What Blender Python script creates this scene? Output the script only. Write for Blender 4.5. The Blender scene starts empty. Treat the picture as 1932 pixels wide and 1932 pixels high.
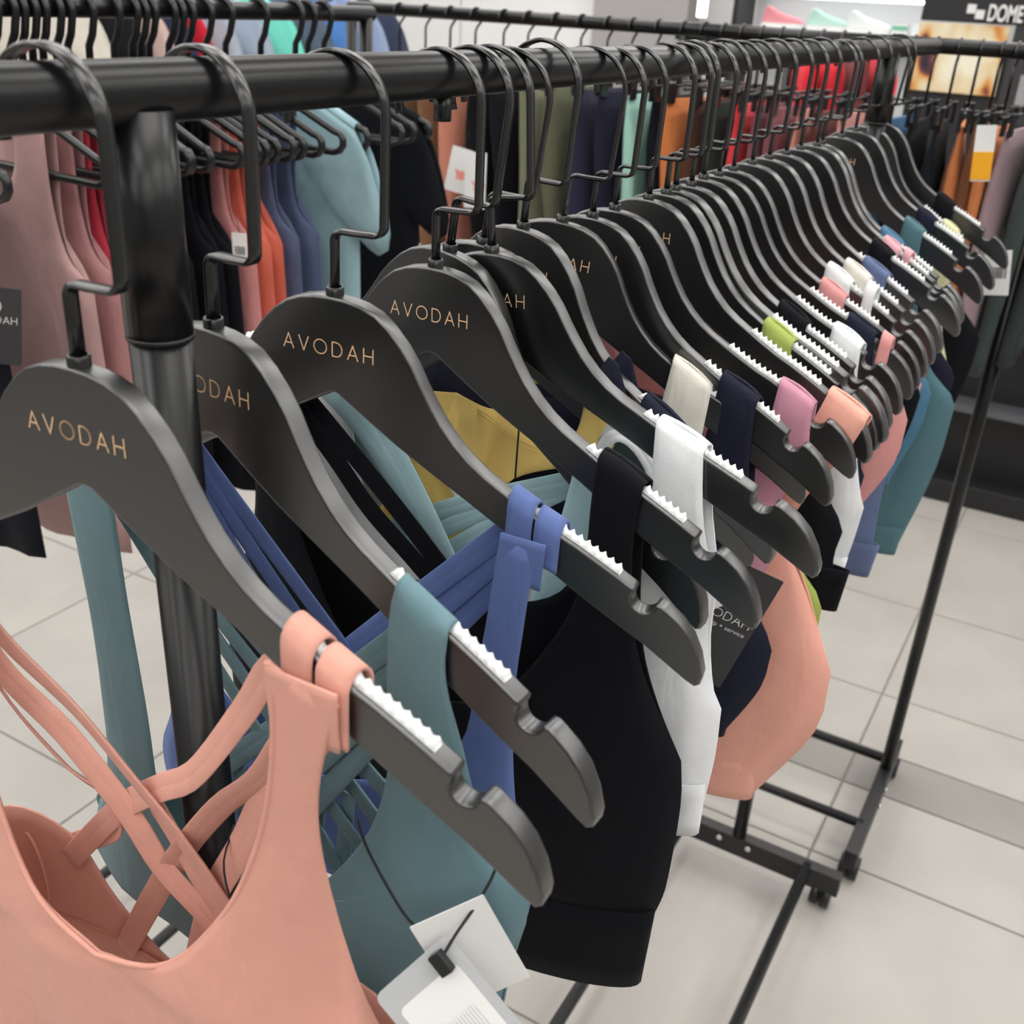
import bpy, bmesh, math, random
from mathutils import Vector, Matrix
random.seed(7)
SC = bpy.context.scene
COL = SC.collection
H = 1.53                      # height of the clothes rails above the floor
# ------------------------------------------------------------------ camera, world, exposure, lights
R = ((0.8623064721, 0.2624386125, -0.4330745003),
     (0.5039263305, -0.3605215143, 0.7849092248),
     (0.0498578132, -0.8950698680, -0.4431297620))
cd = bpy.data.cameras.new('camera'); cam = bpy.data.objects.new('camera', cd); COL.objects.link(cam)
cam.matrix_world = Matrix(((R[0][0], -R[0][1], -R[0][2], 0.3448), (R[1][0], -R[1][1], -R[1][2], 0.0),
                           (R[2][0], -R[2][1], -R[2][2], H + 0.0409), (0, 0, 0, 1)))
cd.sensor_width = 36; cd.lens = 36.70; cd.clip_start = 0.02; cd.clip_end = 60
cd.dof.use_dof = True; cd.dof.focus_distance = 0.66; cd.dof.aperture_fstop = 13
SC.camera = cam
w = bpy.data.worlds.new('world'); SC.world = w; w.use_nodes = True
w.node_tree.nodes['Background'].inputs[0].default_value = (0.8, 0.85, 0.9, 1)
w.node_tree.nodes['Background'].inputs[1].default_value = 0.3
vs = SC.view_settings
vs.view_transform = 'Standard'; vs.look = 'None'; vs.gamma = 1; vs.use_curve_mapping = False
vs.exposure = 0.22
LAMP = 4.6                    # strength of the ceiling troffers

# ------------------------------------------------------------------ helpers
def lin(c):
    c /= 255.0
    return c / 12.92 if c <= 0.04045 else ((c + 0.055) / 1.055) ** 2.4
def rgb(r, g, b): return (lin(r), lin(g), lin(b), 1)

MATS = {}
def mat(name, col, rough=0.5, metal=0.0, spec=0.5, noise=0, nscale=40, bump=0, bscale=300, sheen=0, emit=0, coat=0):
    if name in MATS: return MATS[name]
    m = bpy.data.materials.new(name); m.use_nodes = True
    nt = m.node_tree; b = nt.nodes['Principled BSDF']
    b.inputs['Base Color'].default_value = col; b.inputs['Roughness'].default_value = rough
    b.inputs['Metallic'].default_value = metal; b.inputs['Specular IOR Level'].default_value = spec
    if coat: b.inputs['Coat Weight'].default_value = coat; b.inputs['Coat Roughness'].default_value = 0.15
    if sheen:
        b.inputs['Sheen Weight'].default_value = sheen; b.inputs['Sheen Roughness'].default_value = 0.5
    if emit:
        b.inputs['Emission Color'].default_value = col; b.inputs['Emission Strength'].default_value = emit
    if noise or bump:
        tc = nt.nodes.new('ShaderNodeTexCoord')
    if noise:
        n = nt.nodes.new('ShaderNodeTexNoise'); n.inputs['Scale'].default_value = nscale; n.inputs['Detail'].default_value = 5
        nt.links.new(tc.outputs['Object'], n.inputs['Vector'])
        mx = nt.nodes.new('ShaderNodeMixRGB'); mx.blend_type = 'MIX'
        d = [min(1, c * (1 - noise)) for c in col[:3]] + [1]; u = [min(1, c * (1 + noise)) for c in col[:3]] + [1]
        mx.inputs[1].default_value = d; mx.inputs[2].default_value = u
        nt.links.new(n.outputs['Fac'], mx.inputs[0]); nt.links.new(mx.outputs[0], b.inputs['Base Color'])
    if bump:
        n2 = nt.nodes.new('ShaderNodeTexNoise'); n2.inputs['Scale'].default_value = bscale; n2.inputs['Detail'].default_value = 3
        nt.links.new(tc.outputs['Object'], n2.inputs['Vector'])
        bp = nt.nodes.new('ShaderNodeBump'); bp.inputs['Strength'].default_value = bump; bp.inputs['Distance'].default_value = 0.002
        nt.links.new(n2.outputs['Fac'], bp.inputs['Height']); nt.links.new(bp.outputs['Normal'], b.inputs['Normal'])
    if sheen:
        n3 = nt.nodes.new('ShaderNodeTexNoise'); n3.inputs['Scale'].default_value = 26; n3.inputs['Detail'].default_value = 2; n3.inputs['Distortion'].default_value = .6
        mp = nt.nodes.new('ShaderNodeMapping'); mp.inputs['Scale'].default_value = (1.5, 1.5, .55)
        nt.links.new(tc.outputs['Object'], mp.inputs[0]); nt.links.new(mp.outputs[0], n3.inputs['Vector'])
        b3 = nt.nodes.new('ShaderNodeBump'); b3.inputs['Strength'].default_value = .45; b3.inputs['Distance'].default_value = .006
        nt.links.new(n3.outputs['Fac'], b3.inputs['Height']); nt.links.new(b3.outputs['Normal'], bp.inputs['Normal'])
    MATS[name] = m
    return m
def fabric(r, g, b, kind='fabric'):
    dark = max(r, g, b) < 60
    return mat('%s_%d_%d_%d' % (kind, r, g, b), rgb(r, g, b), rough=0.8, spec=0.10 if dark else 0.22, noise=0.06, nscale=90, bump=0.12, bscale=900, sheen=0.02 if dark else 0.10)

M_HANGER = mat('hanger_black_satin', (0.0022, 0.0023, 0.0026, 1), rough=0.34, spec=1.0)
M_HANGER.node_tree.nodes['Principled BSDF'].inputs['IOR'].default_value = 1.66
M_METAL = mat('black_enamel', (0.008, 0.008, 0.0085, 1), rough=0.22, spec=0.6)
M_RAIL = mat('rail_black_gloss', (0.006, 0.006, 0.0065, 1), rough=0.30, spec=0.4)
M_RACK = mat('rack_black_paint', (0.012, 0.012, 0.013, 1), rough=0.38)
M_GRIP = mat('white_silicone', (0.82, 0.84, 0.84, 1), rough=0.45)
M_GOLD = mat('copper_foil', rgb(248, 204, 160), rough=0.5, metal=0.0)
M_PLASTIC = mat('black_plastic', (0.010, 0.011, 0.012, 1), rough=0.3)
M_CHROME = mat('bright_screw', (0.7, 0.72, 0.74, 1), rough=0.2, metal=1)
M_WHITE = mat('white_card', (0.78, 0.78, 0.77, 1), rough=0.5)
M_GREYCARD = mat('grey_card', (0.46, 0.47, 0.48, 1), rough=0.4)
M_DARKCARD = mat('charcoal_card', (0.028, 0.028, 0.03, 1), rough=0.55)
M_PRINT = mat('white_print', (0.75, 0.75, 0.74, 1), rough=0.5)
M_INK = mat('black_print', (0.02, 0.02, 0.02, 1), rough=0.6)
M_CORD = mat('black_cord', (0.012, 0.011, 0.014, 1), rough=0.7, bump=0.4, bscale=700)
M_FADE = mat('faint_print', (0.55, 0.55, 0.55, 1), rough=0.6)

def mesh_obj(name, me, m=None, parent=None):
    o = bpy.data.objects.new(name, me); COL.objects.link(o)
    if m is not None and not me.materials: me.materials.append(m)
    if parent: o.parent = parent
    return o
def from_bm(name, bm, m=None, parent=None, smooth=False):
    me = bpy.data.meshes.new(name); bm.normal_update(); bm.to_mesh(me); bm.free()
    if smooth:
        for p in me.polygons: p.use_smooth = True
    return mesh_obj(name, me, m, parent)
def tag(o, label=None, cat=None, group=None, kind=None):
    if label: o['label'] = label
    if cat: o['category'] = cat
    if group: o['group'] = group
    if kind: o['kind'] = kind
    return o
def empty(name, loc=(0, 0, 0), rot=(0, 0, 0), label=None, cat=None, group=None):
    o = bpy.data.objects.new(name, None); COL.objects.link(o)
    o.location = loc; o.rotation_euler = rot; o.empty_display_size = 0.02
    return tag(o, label, cat, group)
def dup(root, loc, rot, label=None, group=None):
    r = root.copy(); COL.objects.link(r); r.location = loc; r.rotation_euler = rot
    if label: r['label'] = label
    if group: r['group'] = group
    for ch in list(root.children):
        c = ch.copy(); COL.objects.link(c); c.parent = r
        for g in list(ch.children):
            d = g.copy(); COL.objects.link(d); d.parent = c
    return r
def add_box(bm, c, s, bev=0.0, rot=None):
    r = bmesh.ops.create_cube(bm, size=1.0)
    vv = r['verts']
    for v in vv: v.co = Vector((v.co.x * s[0], v.co.y * s[1], v.co.z * s[2]))
    if bev:
        es = list({e for v in vv for e in v.link_edges})
        q = bmesh.ops.bevel(bm, geom=es, offset=bev, segments=2, affect='EDGES', profile=0.5)
        vv = list({v for f in q['faces'] for v in f.verts} | {v for v in vv if v.is_valid})
    for v in vv:
        p = rot @ v.co if rot else v.co
        v.co = p + Vector(c)
    return vv
def box(name, c, s, m, parent=None, bev=0.0, rot=None):
    bm = bmesh.new(); add_box(bm, c, s, bev, rot)
    return from_bm(name, bm, m, parent)
def add_tube(bm, pts, rad, n=10, closed=False, caps=True):
    pts = [Vector(p) for p in pts]; N = len(pts); rings = []
    prev = None
    for i, p in enumerate(pts):
        if closed: t = pts[(i + 1) % N] - pts[i - 1]
        else: t = pts[min(i + 1, N - 1)] - pts[max(i - 1, 0)]
        t.normalize()
        if prev is None:
            a = Vector((0, 0, 1)) if abs(t.z) < 0.9 else Vector((0, 1, 0))
            u = t.cross(a).normalized()
        else:
            u = (prev - t * prev.dot(t)).normalized()
        prev = u; v = t.cross(u)
        rr = rad[i] if isinstance(rad, (list, tuple)) else rad
        rings.append([bm.verts.new(p + (u * math.cos(2 * math.pi * k / n) + v * math.sin(2 * math.pi * k / n)) * rr) for k in range(n)])
    for i in range(N if closed else N - 1):
        a, b = rings[i], rings[(i + 1) % N]
        for k in range(n):
            f = bm.faces.new((a[k], a[(k + 1) % n], b[(k + 1) % n], b[k])); f.smooth = True
    if caps and not closed:
        bm.faces.new(list(reversed(rings[0]))); bm.faces.new(rings[-1])
def tube(name, pts, rad, m, parent=None, n=10, closed=False):
    bm = bmesh.new(); add_tube(bm, pts, rad, n, closed)
    return from_bm(name, bm, m, parent)
def cyl(name, a, b, r, m, parent=None, n=16): return tube(name, [a, b], r, m, parent, n)
def catmull(P, n):
    P = [Vector(p) for p in P]; m = len(P) - 1
    L = [0]
    for i in range(m): L.append(L[-1] + (P[i + 1] - P[i]).length)
    out = []
    for k in range(n):
        s = L[-1] * k / (n - 1); i = 0
        while i < m - 1 and L[i + 1] < s: i += 1
        t = (s - L[i]) / max(1e-9, L[i + 1] - L[i])
        p1, p2 = P[i], P[i + 1]
        p0 = P[i - 1] if i > 0 else p1 * 2 - p2
        p3 = P[i + 2] if i + 2 <= m else p2 * 2 - p1
        out.append(0.5 * (2 * p1 + (p2 - p0) * t + (2 * p0 - 5 * p1 + 4 * p2 - p3) * t * t + (3 * p1 - p0 - 3 * p2 + p3) * t ** 3))
    return out
def interp(x, tab):
    if x <= tab[0][0]: return tab[0][1]
    for (a, b), (c, d) in zip(tab, tab[1:]):
        if x <= c: return b + (d - b) * (x - a) / (c - a)
    return tab[-1][1]
def sstep(t):
    t = max(0.0, min(1.0, t)); return t * t * (3 - 2 * t)
def text_mesh(s, size, depth=0.0003, align='LEFT', bold=0.0):
    cu = bpy.data.curves.new('lettering', 'FONT'); cu.body = s; cu.size = size; cu.extrude = depth; cu.align_x = align
    cu.offset = bold
    o = bpy.data.objects.new('lettering', cu); COL.objects.link(o)
    dg = bpy.context.evaluated_depsgraph_get()
    me = bpy.data.meshes.new_from_object(o.evaluated_get(dg)); COL.objects.unlink(o); bpy.data.objects.remove(o)
    return me
# thin stroke capitals used on the hangers and swing tags (unit height)
STROKES = {'A': (0.78, [[(0, 0), (.39, 1), (.78, 0)], [(.14, .33), (.64, .33)]]),
           'V': (0.74, [[(0, 1), (.37, 0), (.74, 1)]]),
           'O': (1.0, [[(.5 + .5 * math.cos(a * math.pi / 12), .5 + .5 * math.sin(a * math.pi / 12)) for a in range(25)]]),
           'D': (0.76, [[(0, 0), (0, 1), (.3, 1)] + [(.3 + .46 * math.sin(a * math.pi / 10), .5 + .5 * math.cos(a * math.pi / 10)) for a in range(11)] + [(0, 0)]]),
           'H': (0.72, [[(0, 0), (0, 1)], [(.72, 0), (.72, 1)], [(0, .5), (.72, .5)]])}
def add_strokes(bm, s, h, wdt, gap, x0, z0, y, dep=0.0003):
    x = x0
    for ch in s:
        adv, lines = STROKES[ch]
        for ln in lines:
            for (a, b), (c, d) in zip(ln, ln[1:]):
                p, q = Vector((x + a * h, 0, z0 + b * h)), Vector((x + c * h, 0, z0 + d * h))
                t = (q - p).normalized(); nrm = Vector((-t.z, 0, t.x)) * wdt / 2; e = t * wdt / 2
                vs_ = [bm.verts.new(v + Vector((0, y, 0))) for v in (p - e - nrm, q + e - nrm, q + e + nrm, p - e + nrm)]
                f = bm.faces.new(vs_)
        x += adv * h + gap
    return x

# ------------------------------------------------------------------ the room
X0, X1, Y0, Y1, CZ = -6.0, 4.0, -4.0, 6.4, 3.0
M_WALL = mat('wall_white_paint', (0.66, 0.66, 0.66, 1), rough=0.6, noise=0.03, nscale=3)
M_WALL2 = mat('wall_grey_paint', (0.42, 0.42, 0.42, 1), rough=0.6)
M_CEIL = mat('ceiling_white', (0.86, 0.865, 0.87, 1), rough=0.8)
M_GROUT = mat('floor_grout', rgb(150, 145, 138), rough=0.9)
def tilemat(name, c):
    m = mat(name, c, rough=0.34, spec=0.4, noise=0.16, nscale=5.0, bump=0.02, bscale=60)
    return m
M_TILE = tilemat('floor_tile_greige', rgb(176, 172, 166))
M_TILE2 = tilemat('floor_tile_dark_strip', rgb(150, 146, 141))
fl = tag(box('floor', ((X0 + X1) / 2, (Y0 + Y1) / 2, -0.05), (X1 - X0, Y1 - Y0, 0.09), M_GROUT), kind='structure')
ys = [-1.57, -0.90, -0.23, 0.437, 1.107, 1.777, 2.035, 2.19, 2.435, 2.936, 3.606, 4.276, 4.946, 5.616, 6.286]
xs_ = [0.124 + 0.67 * i for i in range(-8, 4)]
tcache = {}
for a, b in zip(ys, ys[1:]):
    for c, d in zip(xs_, xs_[1:]):
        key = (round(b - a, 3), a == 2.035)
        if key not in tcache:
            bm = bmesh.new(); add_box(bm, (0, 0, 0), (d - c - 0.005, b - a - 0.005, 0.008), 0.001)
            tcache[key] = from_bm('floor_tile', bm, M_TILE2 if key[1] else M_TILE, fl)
            t = tcache[key]
        else:
            t = tcache[key].copy(); COL.objects.link(t)
        t.name = 'floor_tile'; t.location = ((c + d) / 2, (a + b) / 2, -0.004)
tag(box('ceiling', ((X0 + X1) / 2, (Y0 + Y1) / 2, CZ + 0.05), (X1 - X0, Y1 - Y0, 0.1), M_CEIL), kind='structure')
for nm, c, s in (('wall_back', ((X0 + X1) / 2, Y1 + 0.05, CZ / 2), (X1 - X0, 0.1, CZ)), ('wall_front', ((X0 + X1) / 2, Y0 - 0.05, CZ / 2), (X1 - X0, 0.1, CZ)),
                 ('wall_left', (X0 - 0.05, (Y0 + Y1) / 2, CZ / 2), (0.1, Y1 - Y0, CZ)), ('wall_right', (X1 + 0.05, (Y0 + Y1) / 2, CZ / 2), (0.1, Y1 - Y0, CZ))):
    tag(box(nm, c, s, M_WALL if nm == 'wall_back' else M_WALL2), kind='structure')
# pale wall boards and a grey pilaster on the far wall
M_PILAR = mat('pilaster_grey', rgb(168, 165, 165), rough=0.6)
M_BOARD = mat('wall_board_white', (0.88, 0.88, 0.88, 1), rough=0.5)
for i, (a, b) in enumerate(((-4.9, -3.75), (-3.74, -2.74))):
    tag(box('trim_%d' % (i + 1), ((a + b) / 2, 6.37, 1.5), (b - a, 0.05, 2.9), M_BOARD, bev=0.004), kind='structure')
tag(box('trim_3', (-2.42, 6.3, 1.5), (0.60, 0.18, 2.98), M_PILAR), kind='structure')
# ceiling troffers
M_DIFF = mat('lamp_diffuser', (1.0, 0.985, 0.962, 1), emit=LAMP)
M_LFRAME = mat('lamp_frame', (0.7, 0.7, 0.7, 1), rough=0.4)
lamp0 = empty('ceiling_light', (-4.2, -2.4, CZ), label='recessed rectangular ceiling light panel above the racks', cat='light', group='ceiling light panels')
box('diffuser', (0, 0, -0.012), (0.56, 1.16, 0.012), M_DIFF, lamp0)
bm = bmesh.new()
for c, s in (((0, .6, -.01), (.64, .04, .02)), ((0, -.6, -.01), (.64, .04, .02)), ((.3, 0, -.01), (.04, 1.16, .02)), ((-.3, 0, -.01), (.04, 1.16, .02))): add_box(bm, c, s)
from_bm('frame', bm, M_LFRAME, lamp0)
for i, x in enumerate((-4.2, -3.0, -1.8, -0.6, 0.6, 1.8, 3.0)):
    for j, y in enumerate((-2.4, -0.9, 0.6, 2.1, 3.6, 5.1)):
        if i or j: dup(lamp0, (x, y, CZ), (0, 0, 0))

# ------------------------------------------------------------------ racks
def caster(name, loc, parent):
    bm = bmesh.new(); x, y, z = loc
    add_tube(bm, [(x - 0.019, y, z), (x - 0.004, y, z)], 0.0235, 18); add_tube(bm, [(x + 0.004, y, z), (x + 0.019, y, z)], 0.0235, 18)
    add_tube(bm, [(x - 0.006, y + 0.008, z + 0.004), (x + 0.006, y + 0.008, z + 0.004)], 0.019, 14)
    add_tube(bm, [(x, y + 0.008, z), (x, y + 0.008, z + 0.035)], 0.007, 8)
    return from_bm(name, bm, M_PLASTIC, parent)
def post_base(root, px, py, along_y, half, parts=True):
    """a foot bar across the rack with casters, bolts and the post standing on it"""
    if along_y: c, s = (px, py, 0.06), (0.026, 2 * half, 0.045)
    else: c, s = (px, py, 0.06), (2 * half, 0.026, 0.045)
    f = box('foot_bar', c, s, M_RACK, root, 0.002)
    for sg in (-1, 1):
        d = sg * (half - 0.03)
        caster('caster', (px + (0 if along_y else d), py + (d if along_y else 0), 0.0225), root)
        e = sg * 0.03
        cyl('bolt', (px + (0.014 if along_y else e), py + (e if along_y else -0.014), 0.07), (px + (0.018 if along_y else e), py + (e if along_y else -0.018), 0.07), 0.006, M_CHROME, f, 8)
    return f
# main rack, rail along Y
rack = empty('clothes_rack', (0, 1.0, 0), label='long black steel clothes rack in front with wooden hangers along its rail', cat='clothes rack')
def rp(o):                       # parent keeping world coordinates
    o.location = Vector(o.location) - rack.location
    return o
RR = 0.0122
def rk(fn, *a, **k): return rp(fn(*a, **k))
rk(cyl, 'rail', (0, -0.42, H), (0, 1.985, H), RR, M_RAIL, rack, 32)
rk(cyl, 'end_cap', (0, 1.985, H), (0, 1.992, H), RR + 0.001, M_PLASTIC, rack, 24)
def tpost(y):
    rk(cyl, 'post', (0, y, 0.08), (0, y, H - 0.09), 0.0133, M_RAIL, rack, 28)
    rk(cyl, 'post_sleeve', (0, y, H - 0.0965), (0, y, H - 0.006), 0.0142, M_RAIL, rack, 28)
    rk(cyl, 'weld_ring', (0, y, H - 0.0985), (0, y, H - 0.0965), 0.0144, M_RACK, rack, 24)
tpost(0.3035); tpost(1.645)
for y in (0.3035, 1.645): rp(post_base(rack, -0.005, y, False, 0.212))
for o in rack.children:
    if o.name.startswith(('caster',)): rp(o)
for x in (-0.11, 0.14): rk(cyl, 'base_tube', (x, 0.3035, 0.075), (x, 1.645, 0.075), 0.011, M_RACK, rack, 14)
rk(cyl, 'rail_peg', (0, 0.519, H - RR - 0.012), (0, 0.519, H - RR + 0.002), 0.005, M_PLASTIC, rack, 10)
# crossing rack at the far end, rail along X
rack2 = empty('clothes_rack', (-0.5, 2.05, 0), label='black clothes rack standing crosswise behind the far end, hung with leggings', cat='clothes rack')
def r2(fn, *a, **k):
    o = fn(*a, **k); o.location = Vector(o.location) - rack2.location; return o
r2(cyl, 'rail', (-1.27, 2.05, H), (0.6, 2.05, H), 0.0125, M_RAIL, rack2, 24)
for x in (-1.25, 0.206):
    r2(cyl, 'post', (x, 2.03, 0.07), (x, 2.03, H - 0.006), 0.0125, M_RAIL, rack2, 20)
    f = post_base(rack2, x, 1.935, True, 0.215); f.location = -Vector(rack2.location)
for o in rack2.children:
    if o.name.startswith('caster'): o.location = -Vector(rack2.location)
for y in (1.823, 2.066): r2(cyl, 'base_tube', (-1.25, y, 0.075), (0.206, y, 0.075), 0.010, M_RACK, rack2, 12)
# side rack on the left, rail along Y
XR3 = -0.87
rack3 = empty('clothes_rack', (XR3, 1.0, 0), label='black clothes rack on the left with plastic hangers and longer tops', cat='clothes rack')
def r3(fn, *a, **k):
    o = fn(*a, **k); o.location = Vector(o.location) - rack3.location; return o
r3(cyl, 'rail', (XR3, 0.2, H), (XR3, 1.60, H), 0.0125, M_RAIL, rack3, 24)
for y in (0.25, 1.585):
    r3(cyl, 'post', (XR3, y, 0.07), (XR3, y, H - 0.006), 0.0125, M_RAIL, rack3, 20)
    f = post_base(rack3, XR3, y, False, 0.215); f.location = -Vector(rack3.location)
for o in rack3.children:
    if o.name.startswith('caster'): o.location = -Vector(rack3.location)
for x in (XR3 - 0.1, XR3 + 0.1): r3(cyl, 'base_tube', (x, 0.25, 0.075), (x, 1.585, 0.075), 0.010, M_RACK, rack3, 12)

# ------------------------------------------------------------------ the wooden hangers
ZN = -0.1027                    # neck of the hanger below the rail axis
TOP = [(0, 0), (.009, -.0004), (.018, -.002), (.027, -.0055), (.035, -.0115), (.043, -.020), (.0495, -.029), (.055, -.039), (.0605, -.048),
       (.067, -.0575), (.075, -.0665), (.084, -.0745), (.094, -.0812), (.1045, -.0868), (.119, -.0945), (.134, -.1018), (.147, -.107),
       (.159, -.1125), (.171, -.1182), (.180, -.1228)]
NOTCH = [(.1822, -.1241)] + [(.1876 + .0066 * math.cos(math.radians(t)), -.1293 + .0066 * math.sin(math.radians(t))) for t in range(150, 346, 13)] + [(.1946, -.1296), (.1975, -.1296)]
TIP = [(.201, -.1315), (.2085, -.1367), (.2155, -.1442), (.221, -.1545), (.2242, -.165), (.2238, -.1702), (.221, -.1722), (.2155, -.1698)]
LOW = [(.203, -.1625), (.191, -.1555), (.1795, -.150), (.158, -.1392), (.1315, -.1250), (.107, -.1103), (.086, -.0990), (.061, -.0862), (.042, -.0762), (.025, -.0660), (.004, -.0528)]
TH = 0.011
def top_z(x): return interp(abs(x), TOP + [(.23, -.146)])
right = TOP[1:] + NOTCH + TIP + LOW
outline = [(0, 0)] + right + [(0, -.0522)] + [(-x, z) for x, z in reversed(right)]
bm = bmesh.new()
fr = bm.faces.new([bm.verts.new((x, -TH / 2, z)) for x, z in outline])
ex = bmesh.ops.extrude_face_region(bm, geom=[fr])
for v in [g for g in ex['geom'] if isinstance(g, bmesh.types.BMVert)]: v.co.y = TH / 2
bm.normal_update(); bmesh.ops.recalc_face_normals(bm, faces=bm.faces)
rim = [e for e in bm.edges if abs(e.verts[0].co.y - e.verts[1].co.y) < 1e-6]
bmesh.ops.bevel(bm, geom=rim, offset=0.0017, segments=4, affect='EDGES', profile=0.5, clamp_overlap=True)
for f in bm.faces: f.smooth = len(f.verts) < 6
me_body = bpy.data.meshes.new('hanger_body'); bm.to_mesh(me_body); bm.free(); me_body.materials.append(M_HANGER)
# hook: flat strip bent over the rail, down the front, stepped back over the neck
def strip_mesh(path, th, wd, m, nm):
    """sweep a rounded flat bar along a path in the XZ plane, width along Y"""
    bm = bmesh.new(); P = [Vector((x, 0, z)) for x, z in path]; N = len(P); rings = []
    b = th * 0.42
    prof = [(-wd / 2 + b, -th / 2), (wd / 2 - b, -th / 2), (wd / 2, -th / 2 + b), (wd / 2, th / 2 - b), (wd / 2 - b, th / 2), (-wd / 2 + b, th / 2), (-wd / 2, th / 2 - b), (-wd / 2, -th / 2 + b)]
    for i in range(N):
        t = (P[min(i + 1, N - 1)] - P[max(i - 1, 0)]).normalized(); n = Vector((-t.z, 0, t.x))
        rings.append([bm.verts.new(P[i] + Vector((0, a, 0)) + n * c) for a, c in prof])
    for a, c in zip(rings, rings[1:]):
        for k in range(8):
            f = bm.faces.new((a[k], a[(k + 1) % 8], c[(k + 1) % 8], c[k])); f.smooth = True
    bm.faces.new(list(reversed(rings[0]))); bm.faces.new(rings[-1]); bmesh.ops.recalc_face_normals(bm, faces=bm.faces)
    me = bpy.data.meshes.new(nm); bm.to_mesh(me); bm.free(); me.materials.append(m); return me
def arc(cx, cz, r, a0, a1, n): return [(cx + r * math.cos(math.radians(a0 + (a1 - a0) * i / n)), cz + r * math.sin(math.radians(a0 + (a1 - a0) * i / n))) for i in range(n + 1)]
zr = -ZN
hook_path = arc(0.001, zr - 0.0125, 0.0275, 196, 0, 30) + [(0.0285, zr - 0.03), (0.0285, 0.042)] + arc(0.0235, 0.039, 0.005, 0, -90, 5) + [(0.0125, 0.0335)] + \
    arc(0.005, 0.0285, 0.005, 90, 180, 5) + [(0.0, 0.018), (0.0, -0.004)]
me_hook = strip_mesh(hook_path, 0.0026, 0.0079, M_METAL, 'hook')
bm = bmesh.new()
n = 20
for (r1, z0, z1) in ((0.0048, 0.0045, -0.003),):
    ro = [[bm.verts.new((r * math.cos(2 * math.pi * k / n), r * math.sin(2 * math.pi * k / n), z)) for k in range(n)] for r, z in ((r1, z1), (r1, z0 - .0006), (r1 - .0006, z0), (r1 - .0011, z0), (r1 - .0012, z1))]
    for a, c in zip(ro, ro[1:]):
        for k in range(n): f = bm.faces.new((a[k], a[(k + 1) % n], c[(k + 1) % n], c[k])); f.smooth = True
me_collar = bpy.data.meshes.new('collar'); bm.to_mesh(me_collar); bm.free(); me_collar.materials.append(M_METAL)
# white toothed silicone strip let into the arm
def grip_mesh(sgn):
    bm = bmesh.new(); N = 14; x0, x1 = 0.108, 0.1725
    ws = 0.0058; rows = []
    M = N * 4
    for i in range(M + 1):
        t = i / M; x = x0 + (x1 - x0) * t; z = top_z(x)
        h = 0.0009 + 0.0033 * (0.5 - 0.5 * math.cos(2 * math.pi * t * N)) ** 1.2
        if i in (0, M): h = 0.0004
        e = 0.0016
        rows.append([bm.verts.new((sgn * (x + 0.4 * hh), y, z + hh)) for y, hh in ((-ws / 2, -0.001), (-ws / 2, h * 0.55 + .0003), (-ws * .22, h * 0.92 + .0003), (0, h), (ws * .22, h * 0.92 + .0003), (ws / 2, h * 0.55 + .0003), (ws / 2, -0.001))])
    for a, c in zip(rows, rows[1:]):
        for k in range(6):
            f = bm.faces.new((a[k], a[k + 1], c[k + 1], c[k])); f.smooth = True
    bmesh.ops.recalc_face_normals(bm, faces=bm.faces)
    bm.faces.new(rows[0]); bm.faces.new(rows[-1])
    me = bpy.data.meshes.new('grip_strip'); bm.to_mesh(me); bm.free(); me.materials.append(M_GRIP); return me
me_gr, me_gl = grip_mesh(1), grip_mesh(-1)
bm = bmesh.new(); add_strokes(bm, 'AVODAH', 0.0078, 0.00062, 0.0035, -0.0285, -0.0318, -TH / 2 - 0.00015)
me_let = bpy.data.meshes.new('lettering'); bm.to_mesh(me_let); bm.free(); me_let.materials.append(M_GOLD)
hanger0 = empty('wooden_hanger')
for nm, me in (('hanger_body', me_body), ('hook', me_hook), ('collar', me_collar), ('grip_strip', me_gr), ('grip_strip', me_gl), ('lettering', me_let)):
    mesh_obj(nm, me, None, hanger0)

# per hanger: y, yaw, roll, dz
HP = {1: (0.2623, 0.043, -0.013, 0.0024), 2: (0.3373, -0.053, -0.027, 0.0008), 3: (0.4247, 0.136, -0.025, -0.0017), 4: (0.5141, 0.007, 0.004, -0.0020),
      5: (0.5496, -0.058, -0.129, -0.0015), 6: (0.5663, -0.006, 0.073, -0.0013), 6.5: (0.5902, 0.223, -0.115, -0.0026), 7: (0.6323, -0.051, -0.079, 0.0018),
      8: (0.6985, 0.269, -0.103, -0.0031), 9: (0.7345, 0.003, -0.047, -0.0041), 10: (0.7708, 0.078, -0.032, -0.0030), 11: (0.8325, -0.085, -0.014, -0.0022),
      12: (0.8695, -0.118, -0.013, -0.0022), 13: (0.8850, -0.161, 0.007, -0.0005), 14: (0.9304, -0.115, -0.024, -0.0025), 15: (0.9615, -0.063, -0.028, 0.0),
      16: (1.0052, 0.012, -0.035, -0.0016), 17: (1.0458, -0.020, -0.036, -0.0009), 18: (1.1029, -0.102, -0.034, -0.0002), 19: (1.1618, -0.126, -0.041, -0.0004),
      20: (1.2230, -0.172, -0.040, -0.0013), 21: (1.2717, -0.110, -0.020, 0.0004), 22: (1.3499, -0.181, -0.042, -0.0025), 23: (1.3752, -0.160, -0.048, -0.0021),
      24: (1.4586, -0.117, -0.025, -0.0001), 25: (1.5260, -0.120, -0.012, 0.0028), 26: (1.6435, -0.054, -0.093, -0.0011), 27: (1.6823, -0.069, -0.028, 0.0034)}
def pose(k):
    y, a, b, dz = HP[k]
    m = Matrix.Rotation(a, 3, 'Z') @ Matrix.Rotation(-b, 3, 'Y')
    p = m @ Vector((0, 0, ZN + dz)) + Vector((0, y, H))
    return p, (0, -b, a)

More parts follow.
